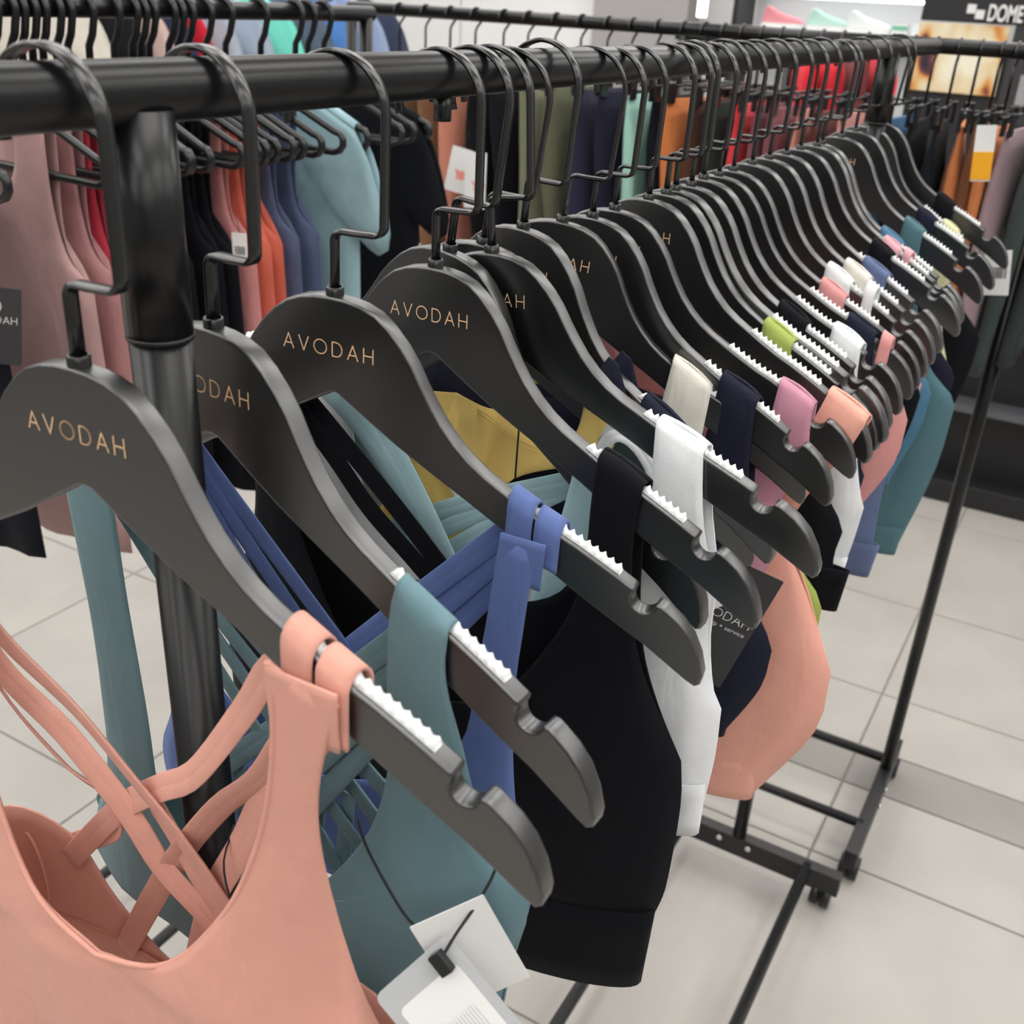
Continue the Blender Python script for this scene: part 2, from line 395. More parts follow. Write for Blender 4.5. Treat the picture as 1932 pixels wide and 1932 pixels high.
# ------------------------------------------------------------------ garments
def quad_grid(bm, G, closed=False):
    for a, c in zip(G, G[1:]):
        for k in range(len(a) - 1):
            vs_ = []
            for v in (a[k], a[k + 1], c[k + 1], c[k]):
                if v not in vs_: vs_.append(v)
            if len(vs_) > 2:
                try: f = bm.faces.new(vs_); f.smooth = True
                except ValueError: pass
def solid(o, t=0.0014, sub=0):
    s = o.modifiers.new('thickness', 'SOLIDIFY'); s.thickness = t; s.offset = 0
    if sub:
        m = o.modifiers.new('smooth', 'SUBSURF'); m.levels = sub; m.render_levels = sub
    return o
def panel(name, m, parent, inner, outer, lower, hem_in, D, sgn=-1, y0=0.0078, topz=None, seed=0, amp=0.0016, wrap=False, ttop=0.0056, NR=18, NL=12, NC=9, xoff=0.0, hemD=None, left=None):
    """one knitted panel (front: sgn -1, back: sgn +1). inner/outer: edge curves of the right half from strap top to
    neck centre / armpit; lower: outer curve from armpit to hem; hem_in: z of hem at the centre."""
    rnd = random.Random(seed); ph = [rnd.uniform(0, 6.28) for _ in range(4)]; fr_ = [rnd.uniform(38, 60), rnd.uniform(70, 110)]
    bm = bmesh.new()
    I = catmull([(x, z, 0) for x, z in inner], NR); O = catmull([(x, z, 0) for x, z in outer], NR)
    Lw = catmull([(x, z, 0) for x, z in lower], NL)
    hemD = D if hemD is None else hemD
    for side in (1, -1):
        G = []
        if side < 0 and left:
            I, O = (catmull([(x, z, 0) for x, z in q], NR) for q in left[:2]); Lw = catmull([(x, z, 0) for x, z in left[2]], NL)
        if wrap:                                   # strap folded over the top of the arm
            for q in range(5):
                a = math.pi * q / 8
                row = []
                for c in range(NC + 1):
                    u = c / NC; x = I[0].x + (O[0].x - I[0].x) * u
                    zt = top_z(side * x + xoff) + ttop + 0.0022 * math.sin(3.14 * u) * (1 if seed % 2 else 0.3)
                    row.append(bm.verts.new((side * (x + xoff), sgn * y0 * math.sin(a), zt - y0 * 0.55 * (1 - math.cos(a)))))
                G.append(row)
        for r in range(NR):
            t = r / (NR - 1); row = []
            k = sstep((t - 0.15) / 0.8)
            xo = max(O[r].x, 0.02)
            for c in range(NC + 1):
                u = c / NC; p = I[r].lerp(O[r], u)
                x, z = p.x, p.y
                if r == 0 and wrap: z = top_z(side * x + xoff) + ttop - 0.0052
                elif wrap and t < 0.2: z += (top_z(side * x + xoff) - (top_z(side * I[0].x + xoff) + top_z(side * O[0].x + xoff)) / 2) * (1 - t / 0.2) * 0.5
                yb = D * math.sqrt(max(0.0, 1 - (min(abs(x) / xo, 1)) ** 2.2))
                y = (1 - k) * y0 + k * yb
                y += 0.0012 * math.sin(3.14 * u) * (1 - k) + k * amp * math.sin(x * side * fr_[0] + z * 9 + ph[0]) * min(1, 3 * (1 - abs(x) / xo))
                row.append(bm.verts.new((side * (x + xoff * (1 - 0.0)), sgn * y, z)))
            G.append(row)
        for r in range(1, NL):
            t = r / (NL - 1); row = []; xo = Lw[r].x
            zi = inner[-1][1] + (hem_in - inner[-1][1]) * t; Dd = D + (hemD - D) * t
            for c in range(NC + 1):
                u = c / NC; x = xo * u; z = zi + (Lw[r].y - zi) * u ** 2
                yb = Dd * math.sqrt(max(0.0, 1 - (x / xo) ** 2.2))
                f = amp * (0.6 + t) * math.sin(x * side * fr_[1] * 0.7 + z * 12 + ph[1]) * min(1, 3 * (1 - u)) + amp * .6 * math.sin(x * side * fr_[0] - z * 25 + ph[2]) * min(1, 3 * (1 - u))
                row.append(bm.verts.new((side * (x + xoff), sgn * (yb + f), z)))
            G.append(row)
        quad_grid(bm, G)
    bmesh.ops.remove_doubles(bm, verts=bm.verts, dist=0.0004)
    bmesh.ops.recalc_face_normals(bm, faces=bm.faces)
    return solid(from_bm(name, bm, m, parent))
def low_back(m, parent, edge, lower, hem_in, D, seed=0, NC=20, NR=12, kl=None):
    """back panel with a low scooped top edge (edge: x,z from centre to side)"""
    bm = bmesh.new(); E = catmull([(x, z, 0) for x, z in edge], NC + 1); Lw = catmull([(x, z, 0) for x, z in lower], NR)
    zs = [p.y for p in Lw]
    for side in (1, -1):
        G = []
        for r in range(NR):
            t = r / (NR - 1); row = []
            for c in range(NC + 1):
                u = c / NC; xo = Lw[r].x; x = E[c].x + (xo * u - E[c].x) * t if c < NC else xo
                zb = hem_in + (Lw[-1].y - hem_in) * u * u
                z = E[c].y + (zb - E[c].y) * t
                xm = E[-1].x + (Lw[-1].x - E[-1].x) * t
                y = D * math.sqrt(max(0, 1 - min(1, abs(x) / xm) ** 2.2)) + 0.0014 * math.sin(60 * x * side + seed + 14 * z) * (1 - u)
                if kl and side < 0: x *= kl[0]; z -= kl[1] * u * u * (1 - t)
                row.append(bm.verts.new((side * x, y, z)))
            G.append(row)
        quad_grid(bm, G)
    bmesh.ops.remove_doubles(bm, verts=bm.verts, dist=0.0004); bmesh.ops.recalc_face_normals(bm, faces=bm.faces)
    return solid(from_bm('back_panel', bm, m, parent))
def ribbon(name, m, parent, pts, wd, n=22, nrm=(0, -1, 0), twist=None, th=0.0016):
    bm = bmesh.new(); P = catmull(pts, n); rows = []
    for i in range(n):
        t = (P[min(i + 1, n - 1)] - P[max(i - 1, 0)]).normalized()
        nn = Vector(nrm)
        if twist: nn = Matrix.Rotation(twist * math.sin(math.pi * i / (n - 1)), 3, t) @ nn
        s = t.cross(nn).normalized(); up = s.cross(t).normalized()
        rows.append([bm.verts.new(P[i] + s * wd * a + up * b) for a, b in ((-.5, 0), (-.47, .0003), (-.025, .00031), (0, .00025), (.025, .00031), (.47, .0003), (.5, 0))])
    quad_grid(bm, rows); bmesh.ops.recalc_face_normals(bm, faces=bm.faces)
    return solid(from_bm(name, bm, m, parent), th)
def loop_over(name, m, parent, x, wd, z_front, z_back, y0=0.0085, lift=0.0058):
    """a narrow strap lying over the hanger arm"""
    zt = top_z(x); sl = (top_z(x + .005) - top_z(x - .005)) / .01
    path = [(-y0, z_front)] + [(-y0, zt - 0.004)] + [(-y0 * math.cos(a), zt - 0.003 + (lift + 0.003) * math.sin(a)) for a in [math.pi * i / 8 for i in range(1, 8)]] + [(y0, zt - 0.004), (y0, z_back)]
    bm = bmesh.new(); rows = []
    P = catmull([(y, z, 0) for y, z in path], 26)
    for p in P:
        rows.append([bm.verts.new((x + a, p.x, p.y + sl * a * max(0, 1 - abs(p.y - zt) / 0.05))) for a in (-wd / 2, -wd / 4, 0, wd / 4, wd / 2)])
    quad_grid(bm, rows); bmesh.ops.recalc_face_normals(bm, faces=bm.faces)
    return solid(from_bm(name, bm, m, parent), 0.0016)
def hem_band(m, parent, lower, hem_in, D, height=0.05, NC=14, off=0.0016):
    """broad elastic band round the bottom, slightly proud of the panels"""
    bm = bmesh.new(); xh, zh = lower[-1]; rows = []
    seg = 4 * NC
    for r in range(5):
        t = r / 4; row = []
        for k in range(seg):
            a = 2 * math.pi * k / seg; cx = math.cos(a); sy = math.sin(a)
            x = (xh + off + (0.003 * (1 - t))) * cx; y = (D + off) * (abs(sy) ** 0.85) * (1 if sy > 0 else -1)
            zc = hem_in + (zh - hem_in) * abs(cx) ** 2
            row.append(bm.verts.new((x, y, zc - 0.001 + height * (1 - t))))
        rows.append(row)
    for a, c in zip(rows, rows[1:]):
        for k in range(seg): f = bm.faces.new((a[k], a[(k + 1) % seg], c[(k + 1) % seg], c[k])); f.smooth = True
    bmesh.ops.recalc_face_normals(bm, faces=bm.faces)
    return solid(from_bm('hem_band', bm, m, parent), 0.0018)
def binding(m, parent, pts, r=0.0013):
    return tube('neck_binding', pts, r, m, parent, 6)

def std(xs, w, neck=-0.28, arm=(0.2, -0.29), hem=(0.188, -0.47), xo=0):
    """edge curves of an ordinary cropped sports top"""
    a, b = xs - w / 2, xs + w / 2
    inner = [(a, top_z(a + xo) - .003), (a - .002, -.14), (a - .008, -.18), (a - .022, neck + .05), (a * .55, neck + .013), (0, neck)]
    ax, az = arm
    outer = [(b, top_z(b + xo) - .003), (b + .003, -.15), (b + .010, -.19), (b + (ax - b) * .45, az + .05), (ax - .006, az + .012), arm]
    lower = [arm, (ax - .002, az - (az - hem[1]) * .4), hem]
    return inner, outer, lower
HUES = dict(peach=(226, 158, 138), teal=(80, 114, 123), blue=(76, 94, 150), black=(20, 21, 26), mustard=(205, 168, 84), white=(232, 234, 236), ivory=(222, 218, 208),
            navy=(32, 34, 50), mauve=(196, 138, 158), salmon=(230, 167, 150), lime=(160, 175, 90), rose=(216, 150, 148), steel=(78, 122, 150), cream=(214, 212, 170), pink=(226, 170, 180),
            slate=(94, 107, 142), ltblue=(166, 200, 206))
def colour(n): return fabric(*HUES[n])
def garment(k, hue, label, xs, w, neck=-0.27, nback=-0.24, arm=(0.2, -0.28), hem=(0.188, -0.47), D=0.013, group=None, band=True, cat='sports bra', xoff=0, io=None):
    p, r = pose(k)
    g = empty('sports_bra', p, r, label, cat, group)
    m = colour(hue); i, o, l = std(xs, w, neck, arm, hem, xoff)
    if io: i, o = io
    panel('front_panel', m, g, i, o, l, hem[1] - .012, D, -1, seed=int(k * 10), wrap=True, NR=14, NL=9, NC=7, xoff=xoff)
    i2, o2, l2 = std(xs, w, nback, arm, hem, xoff)
    if io: i2, o2 = io
    panel('back_panel', m, g, i2, o2, l2, hem[1] - .012, D, 1, seed=int(k * 10) + 3, wrap=True, NR=14, NL=9, NC=7, xoff=xoff)
    if band: hem_band(m, g, l, hem[1] - .012, D, 0.045).location.x = xoff
    return g

# --- 1: peach strappy top nearest the camera
p, r = pose(1)
m1 = fabric(217, 158, 142)
g1 = empty('sports_bra', p, r, 'peach pink sports bra with criss-cross back straps, nearest the camera', 'sports bra')
in1 = [(.1005, -.098), (.102, -.125), (.099, -.160), (.091, -.200), (.075, -.243), (.045, -.283), (0, -.300)]
out1 = [(.1345, -.106), (.130, -.122), (.1235, -.155), (.123, -.190), (.131, -.247), (.142, -.286), (.165, -.325)]
low1 = [(.165, -.325), (.170, -.375), (.166, -.44)]
panel('front_panel', m1, g1, in1, out1, low1, -.45, 0.036, -1, y0=0.0125, seed=4, amp=0.0022, NR=30, NL=16, NC=16)
low_back(m1, g1, [(0, -.405), (.034, -.397), (.068, -.362), (.092, -.325), (.13, -.312), (.165, -.325)], low1, -.45, 0.036, 2)
bi = catmull([(x, z, 0) for x, z in in1], 30)
D1 = 0.036
def y1(x, z, t):
    k = sstep((t - .15) / .8); return -((1 - k) * 0.0125 + k * D1 * 1.0) - 0.0003
O1 = catmull([(x, z, 0) for x, z in out1], 30); rim_ = []
for j, q in enumerate(bi):
    t = j / 29; k = sstep((t - .15) / .8)
    rim_.append((q.x, -((1 - k) * .0125 + k * D1 * math.sqrt(max(0, 1 - (q.x / O1[j].x) ** 2.2))) - .0003, q.y))
binding(m1, g1, [(-x, y, z) for x, y, z in rim_] + rim_[-2::-1], 0.0016)
for sd in (1, -1):
    for j, (x, wd) in enumerate(((.1115, .0145), (.1285, .0150))):
        if sd == 1: loop_over('shoulder_loop', m1, g1, x, wd, top_z(x) - .030, top_z(x) - .02)
        else:
            o = loop_over('shoulder_loop', m1, g1, x, wd, top_z(x) - .030, top_z(x) - .02); o.scale.x = -1
    fold = [(.1165, -.0108, -.130), (.1170, -.0128, -.112), (.1172, -.0133, -.1000)]
    ribbon('fold_tab', m1, g1, [(sd * a, b, c) for a, b, c in fold], .0345, n=8, nrm=(0, -1, .15))
RIB = [(.0155, [(-.130, -.118), (-.105, -.168), (-.053, -.203), (-.014, -.239), (.008, -.262), (.030, -.300), (.050, -.350)], .016, .5),
       (.0120, [(-.133, -.120), (-.111, -.190), (-.066, -.226), (-.029, -.266), (-.010, -.296), (.018, -.325), (.040, -.362)], .019, -.5),
       (.0125, [(-.136, -.122), (-.116, -.206), (-.076, -.251), (-.054, -.263), (-.044, -.280), (-.058, -.300), (-.106, -.338)], .022, .7),
       (.0140, [(.112, -.104), (.082, -.123), (.060, -.158), (.023, -.213), (-.004, -.236), (-.042, -.272), (-.098, -.342)], .018, .35),
       (.0140, [(.122, -.106), (.090, -.155), (.066, -.195), (.037, -.228), (.004, -.277), (-.025, -.328), (-.064, -.402)], .021, -.6),
       (.0170, [(.128, -.110), (.095, -.165), (.066, -.210), (.045, -.255), (.021, -.304), (.002, -.360), (-.008, -.392)], .024, .3),
       (.0120, [(-.020, -.245), (-.002, -.270), (.014, -.298), (.030, -.325), (.045, -.352)], .0235, .2)]
for wd, P_, yy, tw in RIB:
    n_ = len(P_)
    ribbon('back_strap', m1, g1, [(x, (.0095 if P_[0][1] > -.2 else yy) * (1 - min(1, 2.2 * i / (n_ - 1))) + yy * min(1, 2.2 * i / (n_ - 1)) + .012 * max(0, i / (n_ - 1) - .6) * 2, z) for i, (x, z) in enumerate(P_)], wd, n=34, nrm=(.1, -1, .15), twist=tw)
# inside lining: padded pocket slit on the far inner side
lin_pts = [(-.128 + .016 * math.cos(a), .0235 - .004 * math.cos(a), -.362 + .030 * math.sin(a)) for a in [2 * math.pi * i / 26 for i in range(26)]]
tube('pad_pocket_stitch', lin_pts, .0010, m1, g1, 6, closed=True)
tube('inner_seam', [(-.155 + .30 * i / 20, .004 + .030 * math.sqrt(max(0, 1 - abs((-.155 + .30 * i / 20) / .168) ** 2.2)), -.402 + .006 * math.sin(i * .4)) for i in range(21)], .0013, m1, g1, 6)
tube('swing_tag_cord', catmull([(.035, .030, -.250), (.037, .018, -.268), (.050, .012, -.292), (.068, .012, -.318), (.075, -.005, -.335)], 18), .0006, M_CORD, g1, 6)

LEFT2 = ([(.085, -.077), (.079, -.120), (.074, -.179), (.062, -.247), (.051, -.310), (.025, -.342), (0, -.352)],
         [(.120, -.095), (.117, -.130), (.113, -.195), (.116, -.260), (.118, -.295), (.126, -.335), (.14, -.365)], [(.14, -.365), (.145, -.38), (.150, -.40)])
# --- 2: teal strappy top with swing tags
p, r = pose(2)
m2 = fabric(104, 135, 143)
g2 = empty('sports_bra', p, r, 'dark teal sports bra with lattice back and white swing tags, second from the camera', 'sports bra')
in2 = [(.1155, -.090), (.1125, -.115), (.1125, -.150), (.115, -.189), (.109, -.226), (.097, -.256), (.075, -.292), (.042, -.333), (0, -.352)]
out2 = [(.1445, -.103), (.1440, -.118), (.1465, -.135), (.154, -.160), (.163, -.195), (.174, -.212), (.1935, -.222)]
low2 = [(.1935, -.222), (.194, -.250), (.187, -.290), (.180, -.40)]
panel('front_panel', m2, g2, in2, out2, low2, -.41, 0.020, -1, seed=8, wrap=True, NR=24, NL=14, NC=12, ttop=0.0058, left=LEFT2)
low_back(m2, g2, [(0, -.36), (.05, -.345), (.10, -.30), (.15, -.245), (.1935, -.222)], low2, -.41, 0.020, 5, kl=(.74, .14))
for sd in (1, -1):
    for q, (sx, ex_, ez) in enumerate(((.119, -.125, -.275), (.128, -.105, -.298), (.137, -.085, -.315), (.142, -.060, -.335))):
        yy = .014 + .003 * ((q + (sd > 0)) % 2); sz = -.115
        if sd < 0: sx *= .76; ex_ *= 1.25
        else: ex_ *= .76; ez -= .085
        ribbon('back_strap', m2, g2, [(sd * sx, .0085, sz), (sd * (sx * .6 + ex_ * .4), .0125, sz * .6 + ez * .4), (sd * (sx * .3 + ex_ * .7), yy, sz * .3 + ez * .7), (sd * ex_, .019, ez - .004)], .0125, n=20, twist=.15)
    # straight lattice straps down the open back
    for x in (.022, .044, .066): ribbon('lattice_strap', m2, g2, [(sd * x, .018, -.27 + .3 * (x - .02)), (sd * (x * .9), .0195, -.33), (sd * x * .85, .020, -.36)], .010, n=8)

# --- 3: blue strappy top
p, r = pose(3)
m3 = fabric(90, 108, 160)
g3 = empty('sports_bra', p, r, 'cornflower blue sports bra with twin strap loops, third from the camera', 'sports bra')
in3 = [(.108, -.108), (.106, -.130), (.1035, -.165), (.100, -.195), (.094, -.250), (.070, -.283), (.035, -.302), (0, -.313)]
out3 = [(.133, -.116), (.1275, -.130), (.125, -.167), (.123, -.205), (.124, -.262), (.130, -.31), (.142, -.345)]
low3 = [(.142, -.345), (.144, -.36), (.142, -.385)]
panel('front_panel', m3, g3, in3, out3, low3, -.40, 0.016, -1, seed=11, NR=24, NL=12, NC=10, y0=0.0115)
low_back(m3, g3, [(0, -.40), (.05, -.385), (.10, -.35), (.125, -.338), (.142, -.345)], low3, -.40, 0.016, 1)
for sd in (1, -1):
    for x, wd in ((.1165, .0145), (.1325, .0145)):
        o = loop_over('shoulder_loop', m3, g3, x, wd, top_z(x) - .022, top_z(x) - .015)
        if sd < 0: o.scale.x = -1
    ribbon('fold_tab', m3, g3, [(sd * .1195, -.0098, -.136), (sd * .1205, -.0118, -.120), (sd * .1210, -.0124, -.107)], .0255, n=8)
    for q, (sx, ex_, ez) in enumerate(((.111, -.10, -.345), (.121, -.075, -.36), (.129, -.05, -.38))):
        sz = -.108
        ribbon('back_strap', m3, g3, [(sd * sx, .009, sz), (sd * (sx * .55 + ex_ * .45), .012, sz * .55 + ez * .45), (sd * ex_, .0155, ez - .005)], .013, n=18, twist=.2)

# --- 4: black longline top
p, r = pose(4)
m4 = fabric(17, 18, 23)
g4 = empty('sports_bra', p, r, 'plain black longline sports bra with deep hem band, fourth from the camera', 'sports bra')
in4 = [(.1185, -.092), (.117, -.121), (.1165, -.160), (.111, -.192), (.095, -.229), (.070, -.268), (.035, -.290), (0, -.298)]
out4 = [(.1475, -.108), (.1455, -.125), (.1460, -.151), (.150, -.191), (.158, -.222), (.172, -.252), (.1905, -.284)]
low4 = [(.1905, -.284), (.1945, -.32), (.193, -.389), (.1885, -.4150)]
panel('front_panel', m4, g4, in4, out4, low4, -.437, 0.020, -1, seed=15, wrap=True, NR=24, NL=14, NC=12, ttop=0.0060)
i4b = [(.1185, -.092), (.117, -.121), (.115, -.15), (.09, -.20), (.04, -.225), (0, -.232)]
panel('back_panel', m4, g4, i4b, out4, low4, -.437, 0.016, 1, seed=17, wrap=True, NR=20, NL=12, NC=10, ttop=0.0066)
hem_band(m4, g4, [(.188, -.42), (.1825, -.486)], -.512, 0.021, 0.074, off=0.0022)

for P_ in ([(-.128, -.100), (-.104, -.120), (-.041, -.174), (-.001, -.212), (.045, -.256)], [(-.124, -.118), (-.090, -.152), (-.062, -.183), (-.023, -.214), (.020, -.250)]):
    ribbon('back_strap', m4, g4, [(x, .0125 + .004 * i / 4, z) for i, (x, z) in enumerate(P_)], .0150, n=20)
# --- mustard top with a yoke neckline, behind the tilted hanger
p, r = pose(6.5)
m5 = fabric(250, 214, 128)
g5 = empty('sports_bra', p, r, 'mustard yellow sports bra with a high stitched neckline and narrow back', 'sports bra')
in5 = [(.0885, -.080), (.087, -.108), (.074, -.124), (.050, -.120), (.022, -.108), (0, -.102)]
out5 = [(.1145, -.094), (.112, -.116), (.092, -.131), (.063, -.146), (.046, -.160), (.030, -.190), (.022, -.226), (.05, -.29)]
low5 = [(.05, -.29), (.11, -.31), (.13, -.37)]
panel('front_panel', m5, g5, in5, out5, low5, -.38, 0.011, -1, seed=21, wrap=True, NR=26, NL=10, NC=10, ttop=0.006)
for o_ in (.003, .006): tube('stitching', [(x, -.0108 - .0004, z - o_) for x, z in [(q.x, q.y) for q in catmull([(a_, b_, 0) for a_, b_ in in5[2:]], 18)]], .0004, fabric(228, 196, 116), g5, 5)
cyl('seam_cord', (.048, -.0125, -.112), (.052, -.0130, -.152), .0007, M_CORD, g5, 6)

# --- the rest of the row
garment(6, 'white', 'bright white sports bra with a broad flat strap, sixth along the front rail', .1345, .031, neck=-.25, nback=-.22, arm=(.171, -.285), hem=(.160, -.392), D=0.015)
g65 = garment(5, 'ltblue', 'pale blue strappy sports bra on the tilted fifth hanger', .1325, .026, neck=-.31, nback=-.3, arm=(.14, -.30), hem=(.14, -.40), D=0.010)
for wd_, P_ in ((.020, [(-.125, -.105), (-.066, -.128), (-.027, -.152), (.004, -.184), (.036, -.218)]), (.017, [(-.100, -.100), (-.042, -.122), (-.016, -.146), (.015, -.179), (.050, -.222)])):
    ribbon('front_strap', colour('ltblue'), g65, [(x, -.0105, z) for x, z in P_], wd_, n=18)
ribbon('inner_strap', colour('white'), g65, [(x, .011, z) for x, z in ((-.05, -.10), (-.007, -.144), (.024, -.165), (.056, -.190), (.075, -.205))], .010, n=16)
for sd in (-1, 1):
    for q in range(3): ribbon('back_strap', colour('ltblue'), g65, [(sd * .125, .009, -.11), (sd * (.04 - .02 * q), .011, -.2), (-sd * (.05 + .022 * q), .011, -.31)], .012, n=12)
# slack shoulder loops of the white top
g6 = [o for o in COL.objects if o.get('label', '').startswith('bright white')][0]
def mtx(k):
    p_, r_ = pose(k); return Matrix.Translation(p_) @ Matrix.Rotation(r_[2], 4, 'Z') @ Matrix.Rotation(r_[1], 4, 'Y')
M65 = mtx(6).inverted() @ mtx(6.5)
for j, dz in enumerate((0, -.012)):
    pts_ = [M65 @ Vector((x, y - .004 * j, top_z(x) + z + dz)) for x, y, z in ((.104, -.009, -.022), (.113, -.009, .002), (.126, -.008, .008), (.142, -.007, .000), (.156, -.006, -.020))]
    ribbon('slack_loop', colour('white'), g6, [tuple(v) for v in pts_], .008, n=18, nrm=(0.2, -1, .5))
garment(7, 'navy', 'midnight navy sports bra half hidden behind the white top', .128, .030, neck=-.115, nback=-.115, D=0.012)
garment(8, 'ivory', 'ivory off-white sports bra behind the bright white strap', .1185, .033, neck=-.30, arm=(.2, -.28), hem=(.205, -.40), D=0.013)
garment(9, 'navy', 'ink navy sports bra with a charcoal swing tag, right after the ivory one', .140, .031, arm=(.208, -.312), hem=(.184, -.41), D=0.014)
garment(10, 'mauve', 'mauve pink sports bra with a flat strap at the hanger notch', .1685, .029, neck=-.2, nback=-.18, D=0.012, arm=(.178, -.225), hem=(.158, -.315), band=False)
garment(11, 'salmon', 'salmon peach sports bra slipped out to the tip of its hanger', .149, .034, neck=-.30, nback=-.25, arm=(.183, -.372), hem=(.136, -.54), D=0.020, xoff=.05, io=([(.132, -.135), (.112, -.180), (.085, -.235), (.060, -.280), (.030, -.300), (0, -.305)], [(.166, -.150), (.146, -.185), (.122, -.235), (.126, -.268), (.146, -.300), (.164, -.335), (.183, -.372)]))
garment(12, 'lime', 'lime green sports bra, the only green one on the front rail', .1245, .028, D=0.012, arm=(.208, -.332), hem=(.180, -.40), band=False)
garment(14, 'black', 'black sports bra with broad strap right behind the lime green one', .120, .029, arm=(.205, -.28), hem=(.215, -.36), D=0.012)
garment(15, 'white', 'white sports bra with its strap by the notch, behind the lime green and black ones', .164, .029, arm=(.213, -.27), hem=(.205, -.37), D=0.012)
garment(16, 'navy', 'dark navy sports bra with strap sitting at the hanger notch, mid row', .165, .029, arm=(.20, -.26), hem=(.19, -.36), D=0.011)
garment(17, 'rose', 'rose pink sports bra between white and navy tops, mid row', .124, .027, arm=(.222, -.205), hem=(.19, -.33), D=0.012)
garment(18, 'white', 'white sports bra with tall strap next to the rose pink one', .117, .029, arm=(.2, -.22), hem=(.19, -.33), D=0.012)
garment(19, 'ivory', 'second ivory sports bra, towards the far end in front of the denim blue one', .1245, .030, D=0.012, arm=(.2, -.24), hem=(.19, -.33))
garment(20, 'slate', 'denim blue sports bra with long body, towards the far end', .134, .031, arm=(.205, -.27), hem=(.212, -.46), D=0.013)
garment(21, 'black', 'black sports bra next to the pastel pink strap, far end', .120, .026, D=0.011, arm=(.2, -.25), hem=(.19, -.33))
garment(22, 'pink', 'pastel pink sports bra, far end', .1235, .023, D=0.011, arm=(.2, -.25), hem=(.19, -.33))
garment(23, 'steel', 'steel blue sports bra with a seamed strap, far end', .116, .029, D=0.012, arm=(.212, -.266), hem=(.19, -.40))
garment(24, 'teal', 'long teal crop top hanging lowest at the far end', .1205, .027, arm=(.226, -.31), hem=(.20, -.545), D=0.014, cat='crop top')
garment(26, 'cream', 'pale cream yellow sports bra, second to last on the front rail', .1535, .025, D=0.012, arm=(.21, -.3), hem=(.2, -.42))
garment(27, 'black', 'black sports bra on the very last hanger of the front rail', .119, .028, D=0.012, arm=(.215, -.28), hem=(.2, -.42))
garment(25, 'navy', 'dark navy sports bra between teal and cream tops at the far end', .120, .026, D=0.012, arm=(.205, -.3), hem=(.195, -.43))

def strap_bit(k, parent_label, nm, hue, xa, xb, up):
    par = [o for o in COL.objects if o.get('label', '') == parent_label][0]
    kk = [q for q in HP if (pose(q)[0] - Vector(par.location)).length < 1e-6][0]
    M_ = mtx(kk).inverted() @ mtx(k); xm = (xa + xb) / 2; zt = interp(xm, TOP) if xm < .18 else -.126
    pts_ = [M_ @ Vector((xm, y, zt + z)) for y, z in ((-.0085, -.020), (-.0080, up * .5), (-.003, up), (.003, up), (.0080, up * .5), (.0085, -.020))]
    sl = M_.to_3x3() @ Vector((1, 0, -.45)).normalized(); bm = bmesh.new(); rows = []
    for p_ in catmull([tuple(v) for v in pts_], 18): rows.append([bm.verts.new(p_ + sl * (xb - xa) * q) for q in (-.5, -.2, .2, .5)])
    quad_grid(bm, rows); bmesh.ops.recalc_face_normals(bm, faces=bm.faces); solid(from_bm(nm, bm, colour(hue), par))
strap_bit(16, 'rose pink sports bra between white and navy tops, mid row', 'loose_strap', 'rose', .184, .196, .010)
strap_bit(18, 'white sports bra with tall strap next to the rose pink one', 'loose_strap', 'white', .146, .158, .016)
strap_bit(22, 'pastel pink sports bra, far end', 'loose_strap', 'pink', .140, .150, .010)
HL = {1: 'with the peach criss-cross top, nearest the camera', 2: 'with the dark teal lattice-back top, second from the camera', 3: 'with the cornflower blue top, third from the camera',
      4: 'with the black longline top, fourth from the camera', 5: 'tilted down to the right, with the pale blue strappy top', 6: 'with the bright white broad-strap top',
      6.5: 'with the mustard yellow strap', 7: 'mostly hidden behind the white top, tip poking out low', 8: 'with the ivory strap, behind the white one', 9: 'with the navy strap between ivory and mauve ones',
      10: 'with the mauve pink strap at its notch', 11: 'with the salmon peach strap at its very tip', 12: 'with the lime green strap', 13: 'empty and pressed right behind the lime green one',
      14: 'with the black strap right behind the lime green one', 15: 'with the white strap lying by the notch, mid row', 16: 'with the dark navy strap lying at the notch, mid row', 17: 'with the rose pink strap, mid row',
      18: 'with the tall white strap beside the rose pink one', 19: 'with the second ivory strap, towards the far end', 20: 'with the denim blue strap, towards the far end', 21: 'with the black strap beside pastel pink, far end',
      22: 'with the pastel pink strap, far end', 23: 'with the steel blue seamed strap, far end', 24: 'with the long teal crop top, far end', 25: 'with the navy top between teal and cream, far end', 26: 'with the pale cream strap, second to last', 27: 'with the black strap, last at the far end'}
first = True
for k in sorted(HP):
    p, r = pose(k); lb = 'black wooden hanger ' + HL[k]
    if first:
        hanger0.location, hanger0.rotation_euler = p, r; tag(hanger0, lb, 'hanger', 'wooden hangers on the front rail'); first = False
    else: dup(hanger0, p, r, lb)

